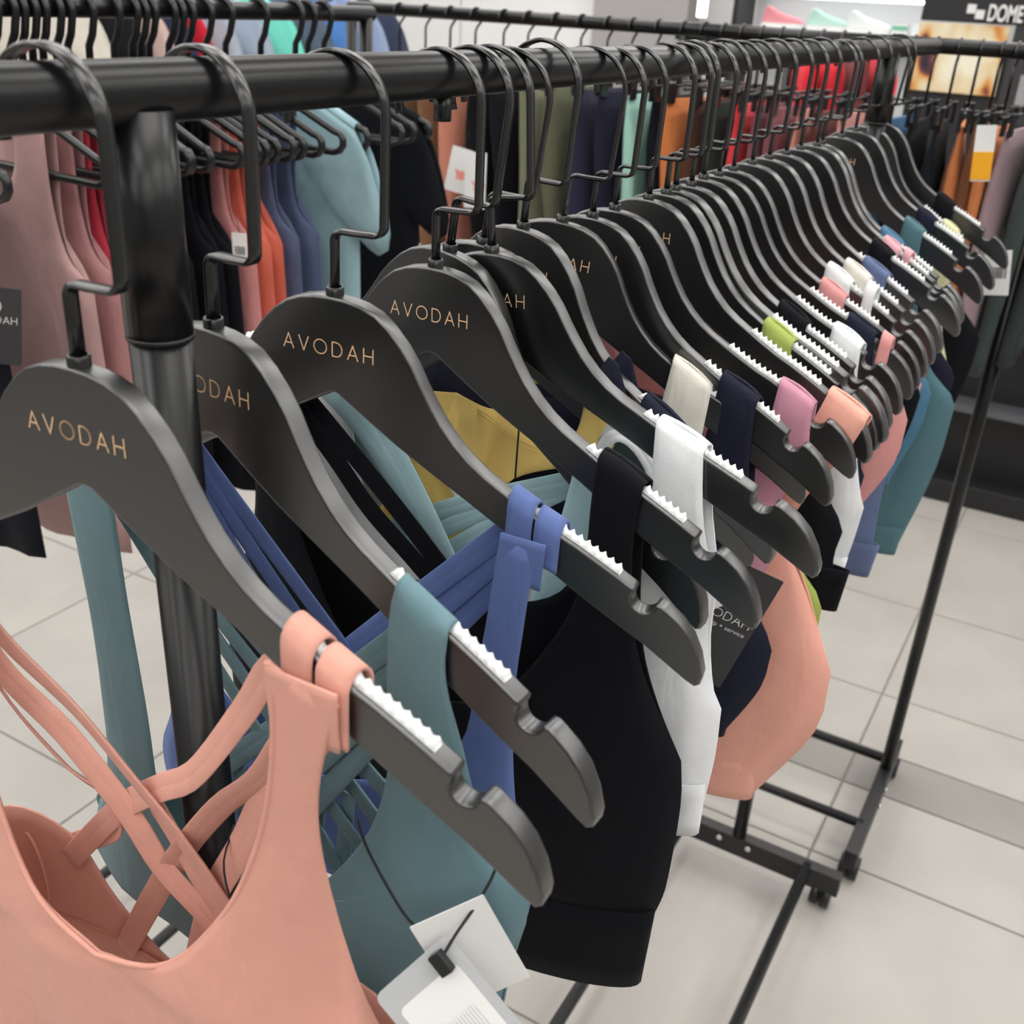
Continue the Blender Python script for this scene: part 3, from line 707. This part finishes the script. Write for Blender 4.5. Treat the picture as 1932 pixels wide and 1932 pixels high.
# ------------------------------------------------------------------ swing tags
def logo(bm, cx, cz, s, y):
    pts = [(cx + s * math.cos(a), cz + s * math.sin(a)) for a in [math.radians(-60 + 300 * i / 24) for i in range(25)]]
    lines = [pts, [(cx - s * .45, cz - s * .7), (cx, cz + s * .45), (cx + s * .45, cz - s * .7)]]
    for ln in lines:
        for (a, b), (c, d) in zip(ln, ln[1:]):
            p, q = Vector((a, y, b)), Vector((c, y, d)); t = (q - p).normalized(); nn = Vector((-t.z, 0, t.x)) * s * .13; e = t * s * .1
            bm.faces.new([bm.verts.new(v) for v in (p - e - nn, q + e - nn, q + e + nn, p - e + nn)])
def barcode(bm, x0, z0, wd, h, y, seed=1):
    rn = random.Random(seed); x = x0
    while x < x0 + wd:
        b = rn.choice((.0004, .0006, .0009)); bm.faces.new([bm.verts.new(v) for v in ((x, y, z0), (x + b, y, z0), (x + b, y, z0 + h), (x, y, z0 + h))]); x += b + rn.choice((.0004, .0007))
def card(name, wd, h, m, parent, loc=(0, 0, 0), rot=(0, 0, 0), th=0.0006, rad=0.004):
    bm = bmesh.new(); pts = []
    for cx, cz, a0 in ((wd / 2 - rad, -rad, 0), (-wd / 2 + rad, -rad, 90), (-wd / 2 + rad, -h + rad, 180), (wd / 2 - rad, -h + rad, 270)):
        seq = range(5)
        for i in seq:
            a = math.radians(a0 + i * 22.5); pts.append((cx + rad * math.cos(a), cz + rad * math.sin(a)))
    f = bm.faces.new([bm.verts.new((x, -th / 2, z)) for x, z in pts]); e = bmesh.ops.extrude_face_region(bm, geom=[f])
    for v in [g for g in e['geom'] if isinstance(g, bmesh.types.BMVert)]: v.co.y = th / 2
    bmesh.ops.recalc_face_normals(bm, faces=bm.faces)
    o = from_bm(name, bm, m, parent); o.location = loc; o.rotation_euler = rot; return o
# white + grey double tag of the teal top (front of hanger 2)
P2, R2_ = pose(2); M2 = Matrix.Translation(P2) @ Matrix.Rotation(R2_[2], 4, 'Z') @ Matrix.Rotation(R2_[1], 4, 'Y')
def at2(x, y, z): return M2 @ Vector((x, y, z))
t0 = at2(.172, -.0300, -.243)
tg = empty('swing_tag', t0, (0.0, 0.0, 0.0), 'pair of white and grey swing tags on black cord, hanging from the dark teal top', 'tag')
ri, up_ = Vector((R[0][0], R[1][0], R[2][0])), -Vector((R[0][1], R[1][1], R[2][1]))
def hang_card(name, wd, h, m, corner, ang, tilt, th=0.0006, rad=.004):
    """a card hanging from its upper right corner, turned up towards the light"""
    ca, sa = math.cos(math.radians(ang)), math.sin(math.radians(ang))
    x = ri * ca + up_ * sa; z = up_ * ca - ri * sa; y = z.cross(x)
    q = Matrix((x, y, z)).transposed() @ Matrix.Rotation(math.radians(tilt), 3, 'X')
    c = card(name, wd, h, m, tg, rad=rad, th=th)
    c.rotation_euler = q.to_euler(); c.location = Vector(corner) - t0 - q @ Vector((wd / 2 - .004, 0, -.004)); return c
hang_card('back_card', .037, .060, M_WHITE, at2(.181, -.0235, -.228), 24, 26, rad=.0004)
cf = hang_card('front_card', .044, .080, M_GREYCARD, at2(.1760, -.0410, -.243), 41, -4)
lb = card('paper_label', .034, .056, M_WHITE, cf, (0, -.0006, -.012), rad=.003, th=.0003)
bm = bmesh.new()
rn = random.Random(3)
for i in range(14):
    x = -.010 + .0016 * i; bm.faces.new([bm.verts.new(v) for v in ((x, -.0009, -.030 - rn.random() * .004), (x + .0005, -.0009, -.030), (x + .0005, -.0009, -.046 - rn.random() * .012), (x, -.0009, -.048))])
from_bm('faint_printing', bm, M_FADE, cf)
bm = bmesh.new(); add_box(bm, (0, 0, 0), (.007, .0045, .011), .0006)
pl = from_bm('cord_plug', bm, M_PLASTIC, tg); pl.location = (.0055, -.0175, -.0035); pl.rotation_euler = (math.radians(-20), math.radians(-48), math.radians(25))
def loc2(x, y, z): return tg.matrix_basis.inverted() @ at2(x, y, z)
bpy.context.view_layer.update()
cordA = [at2(.104, -.0185, -.226), at2(.112, -.0215, -.236), at2(.126, -.0235, -.250), at2(.142, -.0255, -.262), at2(.160, -.029, -.262)]
cordB = [at2(.183, -.0125, -.199), at2(.1835, -.0155, -.212), at2(.180, -.0215, -.228), at2(.178, -.036, -.238), at2(.1775, -.046, -.245)]
inv = tg.matrix_world.inverted()
for c in (cordA, cordB): tube('cord', catmull([tuple(inv @ v) for v in c], 18), .00075, M_CORD, tg, 6)
# charcoal tag with white print + barcode tag, by the navy top on hanger 9
P9, R9 = pose(7)
def tagset(name, label, loc, rot, wd, h, big=True, bar=True, seed=1, words=True):
    t = empty(name, loc, rot, label, 'tag')
    if big:
        c = card('dark_card', wd, h, M_DARKCARD, t, rad=.001)
        bm = bmesh.new(); hh = wd * .135
        add_strokes(bm, 'AVODAH', hh, hh * .10, hh * .28, -wd * .42, -h * .46, -.0005); logo(bm, 0, -h * .24, wd * .13, -.0005)
        from_bm('printing', bm, M_PRINT, c)
        if words:
            o = mesh_obj('motto_printing', text_mesh('worship + service', wd * .105, 0, 'CENTER'), M_PRINT, c); o.location = (wd * .04, -.0006, -h * .535); o.rotation_euler = (math.pi / 2, 0, 0)
    if bar:
        c = card('barcode_card', wd * .8 if big else wd, h * .5 if big else h, M_WHITE, t, (-wd * .36 if big else 0, -.002, -.024 if big else .004), (0, math.radians(38 if big else 0), 0), rad=.0006)
        bm = bmesh.new(); ww = wd * (.5 if big else .7); hz = h * (.5 if big else 1)
        barcode(bm, -ww / 2, -hz * .72, ww, hz * .28, -.0006, seed); from_bm('barcode', bm, M_INK, c)
        o = mesh_obj('digits', text_mesh('9537 5317344', ww * .15, 0, 'CENTER'), M_INK, c); o.location = (0, -.0006, -hz * .84); o.rotation_euler = (math.pi / 2, 0, 0)
    tube('cord', catmull([(0, 0, -.003), (-.004, .003, .015), (-.012, .006, .03)], 8), .0005, M_CORD, t, 5)
    return t
tagset('swing_tag', 'charcoal swing tag with white print and barcode, hanging by the tip of the fourth hanger', (.186, .628, H - .300), (math.radians(4), math.radians(17), math.radians(14)), .050, .105)

# ------------------------------------------------------------------ crossing rack: clip hangers with leggings
def clip_hanger():
    t = empty('clip_hanger')
    bm = bmesh.new()
    add_tube(bm, [(0, .0165 * math.cos(a), .0 + .0165 * math.sin(a) - .003) for a in [math.radians(200 - 200 * i / 12) for i in range(13)]] + [(0, .0155, -.012), (0, .005, -.022), (0, 0, -.030), (0, 0, -.095)], .0025, 7)
    from_bm('hook', bm, M_METAL, t)
    cyl('bar', (0, -.15, -.095), (0, .15, -.095), .003, M_METAL, t, 8)
    for y in (-.09, .09):
        bm = bmesh.new(); add_box(bm, (0.006, y, -.108), (.005, .022, .036), .001, None); add_box(bm, (-0.006, y, -.108), (.005, .022, .036), .001, None); add_box(bm, (0, y, -.094), (.014, .012, .006))
        from_bm('clip', bm, M_PLASTIC, t)
    return t
def leggings(hue, L, seed, wide=.20, th=.026):
    rn = random.Random(seed); bm = bmesh.new(); G = []; NR, N = 12, 24
    ph = rn.uniform(0, 6)
    for r in range(NR + 1):
        t = r / NR; z = -.118 - L * t; wd = wide * (1 - .35 * t) / 2; tt = (.008 + th * (sstep(t * 4)) * (1 - .25 * t)) / 2
        row = []
        for k in range(N):
            a = 2 * math.pi * k / N; c, s = math.cos(a), math.sin(a)
            y = wd * (abs(c) ** .7) * (1 if c > 0 else -1); x = tt * (abs(s) ** .7) * (1 if s > 0 else -1)
            x += .006 * math.sin(y * 40 + ph + 3 * t) * t + .004 * math.sin(y * 95 + ph) * sstep(3 * t)
            row.append(bm.verts.new((x, y + .004 * math.sin(6 * t + ph), z)))
        row.append(row[0]); G.append(row)
    quad_grid(bm, G); bm.faces.new(G[0][:-1]); bm.faces.new(G[-1][:-1]); bmesh.ops.recalc_face_normals(bm, faces=bm.faces)
    return bm
LEG = [(-1.05, (120, 84, 58), 'brown'), (-.985, (110, 78, 54), 'umber brown'), (-.925, (126, 92, 64), 'mocha brown'), (-.865, (196, 128, 106), 'terracotta pink'), (-.80, (22, 22, 26), 'black'), (-.745, (24, 24, 30), 'inky black'),
       (-.685, (120, 122, 100), 'pale olive'), (-.63, (92, 94, 74), 'olive green'), (-.575, (38, 38, 60), 'deep navy'), (-.525, (34, 34, 52), 'night navy'), (-.475, (160, 205, 192), 'mint green'), (-.425, (20, 20, 28), 'blue black'),
       (-.385, (196, 116, 64), 'orange'), (-.35, (70, 40, 28), 'chocolate brown'), (-.315, (40, 52, 48), 'dark forest green'), (-.28, (214, 60, 70), 'bright red'), (-.245, (120, 72, 84), 'plum'), (-.21, (128, 76, 84), 'dusky maroon'),
       (-.175, (204, 136, 124), 'salmon rose'), (-.14, (90, 40, 40), 'oxblood'), (-.10, (206, 138, 128), 'blush rose'), (-.06, (60, 110, 150), 'denim blue'), (-.025, (56, 100, 140), 'mid blue'), (.01, (24, 24, 28), 'soot black'),
       (.045, (26, 30, 36), 'black grey'), (.078, (204, 124, 74), 'amber orange'), (.11, (120, 74, 50), 'rust brown'), (.132, (206, 126, 76), 'apricot orange'), (.162, (158, 134, 140), 'dusty mauve'), (.195, (60, 72, 70), 'dark grey green'),
       (.235, (52, 60, 60), 'charcoal green'), (.29, (40, 44, 46), 'charcoal')]
ORD = ['first', 'second', 'third', 'fourth', 'fifth', 'sixth', 'seventh', 'eighth', 'ninth', 'tenth', 'eleventh', 'twelfth', 'thirteenth', 'fourteenth', 'fifteenth', 'sixteenth', 'seventeenth', 'eighteenth', 'nineteenth', 'twentieth']
ORD += ['twenty-' + o for o in ORD[:9]] + ['thirtieth', 'thirty-first', 'thirty-second']
ch0 = None
bpy.context.view_layer.update()
for i, (x, c, nm) in enumerate(LEG):
    x = .345 - (.345 - x) * 1.06
    yaw = random.uniform(-.12, .12) - (0.18 if x < -.4 else 0.0)
    lab = 'clip hanger holding the %s leggings on the crosswise rail' % nm
    if ch0 is None:
        ch0 = clip_hanger(); ch0.location = (x, 2.05, H); ch0.rotation_euler = (0, 0, yaw); tag(ch0, lab, 'hanger', 'clip hangers on the crosswise rail')
    else: dup(ch0, (x, 2.05, H), (0, 0, yaw), lab)
    L = random.uniform(.36, .46)
    o = from_bm('leggings', leggings(c, L, i, th=.034 if x < -.4 else .024), fabric(*c, kind='legging'), None)
    o.location = (x, 2.05, H); o.rotation_euler = (0, 0, yaw)
    tag(o, '%s leggings clipped up on the crosswise rail, %s from its left end' % (nm, ORD[i]), 'leggings', 'leggings on the crosswise rail')

# ------------------------------------------------------------------ side rack: plastic hangers with tops
def plastic_hanger():
    t = empty('plastic_hanger')
    pts = [(0.2, -.148), (0.02, -.07), (0, -.066), (-.02, -.07), (-.2, -.148)]
    loop = [(-.2, 0, -.148)] + [(-.203 - .012 * math.cos(a), 0, -.161 + .013 * math.sin(a)) for a in [math.radians(60 - 40 * i) for i in range(4)]] + [(-.198, 0, -.176), (0, 0, -.172), (.198, 0, -.176)] + \
           [(.203 + .012 * math.cos(a), 0, -.161 + .013 * math.sin(a)) for a in [math.radians(-60 + 40 * i) for i in range(4)]] + [(.2, 0, -.148), (.10, 0, -.105), (.02, 0, -.070), (0, 0, -.066), (-.02, 0, -.070), (-.10, 0, -.105)]
    tube('frame', loop, .0052, M_PLASTIC, t, 8, closed=True)
    hk = [(.0195 * math.cos(a), 0, .0195 * math.sin(a) - .004) for a in [math.radians(200 - 215 * i / 14) for i in range(15)]] + [(.012, 0, -.030), (.002, 0, -.045), (0, 0, -.068)]
    tube('hook', hk, .0048, M_PLASTIC, t, 8)
    return t
def top_curves(kind):
    if kind == 'tank':
        return ([(.075, -.100), (.070, -.14), (.06, -.18), (.035, -.205), (0, -.215)], [(.125, -.118), (.122, -.16), (.120, -.22), (.130, -.27), (.165, -.30)], [(.165, -.30), (.17, -.45), (.175, -.66)])
    return ([(.06, -.092), (.05, -.108), (.03, -.118), (0, -.122)], [(.195, -.150), (.225, -.20), (.255, -.30), (.235, -.33), (.195, -.31)], [(.195, -.31), (.195, -.5), (.2, -.64)])
def plain_top(name, hue, kind, loc, yaw, label, D=.012, seed=0, cat='top', group='tops on the left side rack', drop=0):
    g = empty(name, loc, (0, 0, yaw), label, cat, group)
    i, o, l = top_curves(kind); l = [(x, z + drop * (n / 2)) for n, (x, z) in enumerate(l)]; m = fabric(*hue, kind='top')
    zt = lambda x: -.062 - .43 * abs(x)
    panel('front_panel', m, g, i, o, l, l[-1][1] - .004, D, -1, seed=seed, NR=12, NL=10, NC=8, amp=.003)
    panel('back_panel', m, g, [(i[0][0], i[0][1]), (i[0][0] * .8, i[0][1] - .01), (i[0][0] * .4, i[0][1] - .02), (0, i[0][1] - .024)], o, l, l[-1][1] - .004, D, 1, seed=seed + 1, NR=12, NL=10, NC=8, amp=.003)
    # shoulder bridges over the hanger
    for sd in (1, -1):
        bm = bmesh.new(); rows = []
        for q in range(7):
            a = math.pi * q / 6; row = []
            for c in range(6):
                u = c / 5; x = i[0][0] + (o[0][0] - i[0][0]) * u; z0 = i[0][1] + (o[0][1] - i[0][1]) * u
                row.append(bm.verts.new((sd * x, -.0078 * math.cos(a), z0 + .010 * math.sin(a))))
            rows.append(row)
        quad_grid(bm, rows); bmesh.ops.recalc_face_normals(bm, faces=bm.faces); solid(from_bm('shoulder', bm, m, g))
    return g
TOPS = [(.70, (22, 22, 30), 'tank', 'black cropped top at the left picture edge', .05), (.83, (178, 142, 140), 'tank', 'dusty rose tank top facing the camera on the left', 0.0), (.862, (168, 122, 122), 'tank', 'dusty rose tank top right behind the facing one', 0),
        (.885, (180, 52, 70), 'tank', 'crimson tank top left of the near post', 0.06), (.915, (232, 100, 118), 'tank', 'coral pink tank top left of the near post', 0.06), (.95, (224, 222, 216), 'tank', 'cream white tank top left of the near post', 0),
        (1.0, (20, 21, 27), 'tank', 'black tank top hidden mostly by the near post', 0), (1.04, (18, 19, 26), 'tank', 'black tank top with white chest lettering', .02), (1.07, (19, 20, 26), 'tank', 'black tank top right behind the lettered one', 0),
        (1.10, (200, 134, 132), 'tank', 'rose pink tank top in front of the orange one', 0.05), (1.135, (206, 104, 84), 'tank', 'burnt orange tank top on the side rack', 0), (1.17, (200, 98, 78), 'tank', 'second burnt orange tank top on the side rack', 0),
        (1.205, (82, 92, 120), 'tank', 'slate blue tank top on the side rack', 0), (1.245, (78, 88, 116), 'tank', 'second slate blue tank top on the side rack', 0), (1.32, (146, 178, 186), 'tee', 'pale blue wide tee on the side rack', 0),
        (1.47, (22, 23, 28), 'tee', 'black wide tee at the end of the side rack', 0)]
ph0 = None; bpy.context.view_layer.update()
for i, (y, hue, kind, lab, drop) in enumerate(TOPS):
    yaw = random.uniform(-.06, .06)
    hl = 'black plastic hanger of the ' + lab
    if ph0 is None:
        ph0 = plastic_hanger(); ph0.location = (XR3, y, H); ph0.rotation_euler = (0, 0, yaw); tag(ph0, hl, 'hanger', 'plastic hangers on the left side rack')
    else: dup(ph0, (XR3, y, H), (0, 0, yaw), hl)
    g = plain_top('tank_top' if kind == 'tank' else 'tee_shirt', hue, kind, (XR3, y, H), yaw, lab, D=.013 if kind == 'tank' else .02, seed=i * 7, drop=drop, cat='top')
    if 'lettering' in lab:
        bm = bmesh.new(); add_strokes(bm, 'AVODAH', .012, .0013, .005, .03, -.265, -.017); from_bm('chest_lettering', bm, M_PRINT, g)
tagset('swing_tag', 'charcoal swing tag with white logo at the left picture edge', (-.668, .675, H - .262), (0, math.radians(8), math.radians(46)), .055, .085, bar=False, words=False)
tagset('swing_tag', 'small white price tag hanging at the rose pink tank top', (-.66, 1.035, H - .262), (0, 0, .3), .022, .04, big=False, seed=4)
# extra bare hangers bunched on the side rail (only their hooks show against the rail)
for j, y in enumerate((.90, .93, .967, 1.085, 1.152, 1.40, 1.43)):
    dup(ph0, (XR3, y, H), (0, 0, random.uniform(-.05, .05)), 'bare black tubular plastic hanger squeezed between the tops, %s hook from the left' % ORD[j])

# ------------------------------------------------------------------ the far shop
M_BLACKBOARD = mat('display_black', (0.012, 0.012, 0.014, 1), rough=0.5)
sg = empty('display_stand', (.2, 3.95, 0), label='black display stand with white lettered header and colour panels, far right', cat='display stand')
def sgp(o): o.location = Vector(o.location) - Vector((.2, 3.95, 0)); return o
sgp(box('body', (.25, 4.05, .75), (1.3, .25, 1.5), M_BLACKBOARD, sg))
sgp(box('plinth', (.25, 3.93, .04), (1.3, .30, .08), M_BLACKBOARD, sg, .004))
sgp(box('header', (.25, 3.98, H + .112), (1.3, .14, .155), M_BLACKBOARD, sg, .003))
M_POSTER = bpy.data.materials.new('poster_print'); M_POSTER.use_nodes = True
nt = M_POSTER.node_tree; bs = nt.nodes['Principled BSDF']; bs.inputs['Roughness'].default_value = .4
tc = nt.nodes.new('ShaderNodeTexCoord'); mp = nt.nodes.new('ShaderNodeMapping'); mp.inputs['Scale'].default_value = (9, 1, 5); nz = nt.nodes.new('ShaderNodeTexNoise'); nz.inputs['Scale'].default_value = 1.3; nz.inputs['Detail'].default_value = 1.5
rp_ = nt.nodes.new('ShaderNodeValToRGB'); el = rp_.color_ramp.elements
el[0].position = .30; el[0].color = rgb(46, 34, 52); el[1].position = .46; el[1].color = rgb(222, 202, 160)
for pos, c in ((.36, rgb(110, 60, 62)), (.40, rgb(214, 146, 70)), (.60, rgb(236, 230, 208))): e = el.new(pos); e.color = c
nt.links.new(tc.outputs['Object'], mp.inputs[0]); nt.links.new(mp.outputs[0], nz.inputs['Vector']); nt.links.new(nz.outputs['Fac'], rp_.inputs[0]); nt.links.new(rp_.outputs[0], bs.inputs['Base Color'])
sgp(box('picture_panel', (-.262, 3.918, H - .072), (.275, .012, .205), M_POSTER, sg))
sgp(box('text_panel', (.11, 3.918, H - .11), (.44, .012, .29), mat('dark_panel', (.03, .03, .032, 1), rough=.5), sg))
bm = bmesh.new()
for i in range(5): add_box(bm, (.05 + .01 * (i % 2), 3.911, H - .005 - .011 * i), (.24 - .03 * (i % 2), .002, .004))
for cx in (-.03, .08, .19): add_box(bm, (cx, 3.911, H - .15), (.06, .002, .09))
sgp(from_bm('panel_printing', bm, mat('panel_grey_print', rgb(150, 150, 152), rough=.5), sg))
o = mesh_obj('header_lettering', text_mesh('DOMETIC', .066, .002, 'LEFT', .0016), M_PRINT, sg); o.location = Vector((-.20, 3.905, H + .044)) - Vector((.2, 3.95, 0)); o.rotation_euler = (math.pi / 2, 0, 0); o.scale = (.56, 1, 1)
bm = bmesh.new()
for cx, cz in ((-.250, .075), (-.222, .060)):
    add_box(bm, (cx, 3.905, H + cz), (.026, .004, .026), 0, None)
o = from_bm('header_emblem', bm, M_PRINT, sg); o.location = -Vector((.2, 3.95, 0))
for i, z in enumerate((.35, .62, .9)): sgp(box('shelf', (.25, 3.86, z), (1.2, .12, .02), mat('shelf_grey', rgb(90, 92, 96), rough=.4), sg))
# shoe display wall
sd = empty('shoe_display', (-.95, 5.6, 0), label='pale grey lit shoe display with a shelf of trainers, far behind', cat='shelf')
def sdp(o): o.location = Vector(o.location) - Vector((-.95, 5.6, 0)); return o
M_DISP = mat('display_pale', rgb(200, 202, 204), rough=.5)
sdp(box('back_panel', (-1.0, 5.77, 1.15), (1.12, .06, 2.3), M_DISP, sd))
sdp(box('shelf', (-1.1, 5.62, H - .047), (.92, .24, .022), mat('shelf_white', (.8, .8, .8, 1), rough=.3), sd))
sdp(box('top_fascia', (-1.1, 5.62, H + .21), (.92, .24, .20), M_DISP, sd))
M_TUBE = mat('shelf_strip_lamp', (1, 1, .97, 1), emit=7)
sdp(box('strip_light', (-1.1, 5.62, H + .104), (.86, .02, .012), M_TUBE, sd))
sdp(box('side_frame', (-1.585, 5.62, 1.15), (.025, .26, 2.3), M_RACK, sd))
def shoe(loc, hue, label, rz):
    bm = bmesh.new(); L = .20; G = []
    prof = [(-.5, .028, .066), (-.42, .034, .082), (-.30, .032, .078), (-.15, .034, .060), (.05, .038, .048), (.25, .040, .038), (.42, .034, .028), (.5, .012, .018)]
    for x, hw, hh in prof:
        G.append([bm.verts.new((x * L, hw * math.cos(a) * (1 if abs(math.cos(a)) > .01 else 0), .012 + hh * max(0, math.sin(a)))) for a in [math.pi * i / 10 for i in range(11)]])
    quad_grid(bm, G); bm.faces.new(G[0]); bm.faces.new(list(reversed(G[-1])))
    t = empty('trainer', loc, (0, 0, rz), label, 'shoe', 'trainers on the far shelf')
    from_bm('upper', bm, fabric(*hue, kind='shoe'), t)
    bm = bmesh.new(); G = []
    for x, hw, hh in prof:
        G.append([bm.verts.new((x * L * 1.04, s * (hw + .004), z)) for s, z in ((-1, 0), (-1, .02), (1, .02), (1, 0), (-1, 0))])
    quad_grid(bm, G); bm.faces.new(G[0][:4]); bm.faces.new(list(reversed(G[-1][:4]))); bmesh.ops.recalc_face_normals(bm, faces=bm.faces)
    from_bm('sole', bm, M_WHITE, t)
for x, hue, lab in ((-1.37, (232, 150, 160), 'pink and white trainer, leftmost on the far shelf'), (-1.14, (190, 226, 214), 'mint and white trainer on the far shelf'), (-.95, (236, 240, 238), 'white trainer, right of the mint one on the far shelf')):
    shoe((x, 5.6, H - .036), hue, lab, .1)
for x, c, nm in ((-.80, (120, 190, 160), 'green and white'), (-.71, (226, 232, 240), 'small pale')):
    b = empty('shoe_care_box', (x, 5.6, H - .036), (0, 0, 0), '%s carton at the right end of the far shoe shelf' % nm, 'box')
    box('carton', (0, 0, .025), (.07, .06, .05), M_WHITE, b, .002); box('printed_band', (0, -.031, .028), (.071, .002, .018), fabric(*c, kind='card'), b)
# tall floor lamp glowing behind the shoe display edge
lp = empty('tube_lamp', (-1.80, 5.6, 0), label='glowing vertical tube lamp on a black post, far behind', cat='lamp')
cyl('tube', (0, 0, H - .01), (0, 0, H + .30), .024, mat('tube_glow', (1, .97, .86, 1), emit=9), lp, 12)
cyl('post', (0, 0, .02), (0, 0, H - .01), .012, M_RACK, lp, 10); cyl('foot', (0, 0, 0), (0, 0, .02), .12, M_RACK, lp, 24)
# red tops on a small far rack
rr_ = empty('clothes_rack', (-.35, 2.75, 0), label='small far rack with red tops seen under the end of the front rail', cat='clothes rack')
cyl('rail', (-.42, 0, H - .03), (.16, 0, H - .03), .01, M_RAIL, rr_, 12)
for s in (-.40, -.12):
    cyl('post', (s, 0, .02), (s, 0, H - .03), .011, M_RACK, rr_, 12); box('foot_bar', (s, 0, .02), (.03, .4, .03), M_RACK, rr_)
for i, x in enumerate((-.43, -.37, -.31, -.25)):
    hue = ((225, 40, 56), (218, 32, 50), (120, 60, 62), (232, 48, 62))[i]
    o = from_bm('leggings', leggings(hue, .2, 80 + i, wide=.25, th=.04), fabric(*hue, kind='legging'), None); o.location = (x, 2.75, H + .075); o.rotation_euler = (0, 0, .5)
    tag(o, ('scarlet folded garment on the small far rack, leftmost', 'scarlet folded garment on the small far rack, second from left', 'dull maroon folded garment on the small far rack', 'scarlet folded garment on the small far rack, rightmost')[i], 'garment', 'red garments on the small far rack')
# rack far left behind the side rack
rf = empty('clothes_rack', (-2.3, 2.6, 0), label='far left rack of mixed tops behind the side rack', cat='clothes rack')
cyl('rail', (0, -1.2, H + .10), (0, .9, H + .10), .012, M_RAIL, rf, 12)
for s in (-1.15, .85):
    cyl('post', (0, s, .02), (0, s, H + .10), .012, M_RACK, rf, 12); box('foot_bar', (0, s, .02), (.4, .03, .03), M_RACK, rf)
FAR = [(1.98, (214, 208, 196), 'cream'), (2.10, (28, 28, 32), 'black'), (2.2, (206, 178, 170), 'beige pink'), (2.28, (44, 50, 78), 'navy'), (2.35, (200, 30, 50), 'scarlet'), (2.46, (168, 178, 192), 'grey marl'), (2.6, (160, 172, 190), 'light grey'),
       (2.74, (120, 220, 200), 'turquoise'), (2.9, (90, 100, 120), 'slate'), (3.05, (90, 140, 210), 'sky blue'), (3.2, (150, 165, 195), 'pale denim'), (3.32, (60, 68, 90), 'indigo')]
for i, (y, hue, nm) in enumerate(FAR):
    plain_top('tee_shirt', hue, 'tee', (-2.3, y, H + .10), .35, '%s tee on the far left rack, %s along it' % (nm, ORD[i]), D=.02, seed=200 + i, group='tees on the far left rack')

# tags that catch the light on the crosswise rail
def plain_tag(label, loc, rot, wd, h, band=None, code=False, red=False):
    t = empty('price_tag', loc, rot, label, 'tag')
    c = card('tag_card', wd, h, M_WHITE, t, rad=.001)
    if band: box('colour_band', (0, -.0008, -h * .72), (wd, .0012, h * .5), mat('amber_card', rgb(240, 170, 30), rough=.5), c)
    if red:
        bm = bmesh.new()
        for cx, cz, r in ((.1, -.6, .26),): bm.faces.new([bm.verts.new((cx * wd + r * wd * (1 + .45 * math.sin(3 * a + 1)) * math.cos(a), -.0006, cz * h + r * wd * (1.2 + .5 * math.cos(2 * a)) * math.sin(a))) for a in [2 * math.pi * i / 20 for i in range(20)]])
        from_bm('red_printing', bm, mat('red_print', rgb(236, 150, 142), rough=.6), c)
    if code:
        bm = bmesh.new(); barcode(bm, -wd * .35, -h * .62, wd * .7, h * .25, -.0006, 9); from_bm('barcode', bm, M_INK, c)
    tube('cord', [(0, 0, -.002), (.002, .004, .015), (.003, .01, .03)], .0006, M_CORD, t, 5)
    return t
plain_tag('white tag with red dots on the terracotta leggings, right one of two', (-.815, 1.87, H - .245), (0, 0, .3), .045, .11, red=True)
plain_tag('white tag with red dots on the brown leggings, left one of two', (-.865, 1.90, H - .245), (0, .2, .3), .045, .09, red=True)
plain_tag('white and amber tag on the apricot orange leggings', (.118, 1.89, H - .105), (0, -.1, 0), .030, .085, band=True)
plain_tag('white barcode tag low on the dark green leggings, right picture edge', (.192, 1.755, H - .268), (0, -.15, 0), .038, .068, code=True)
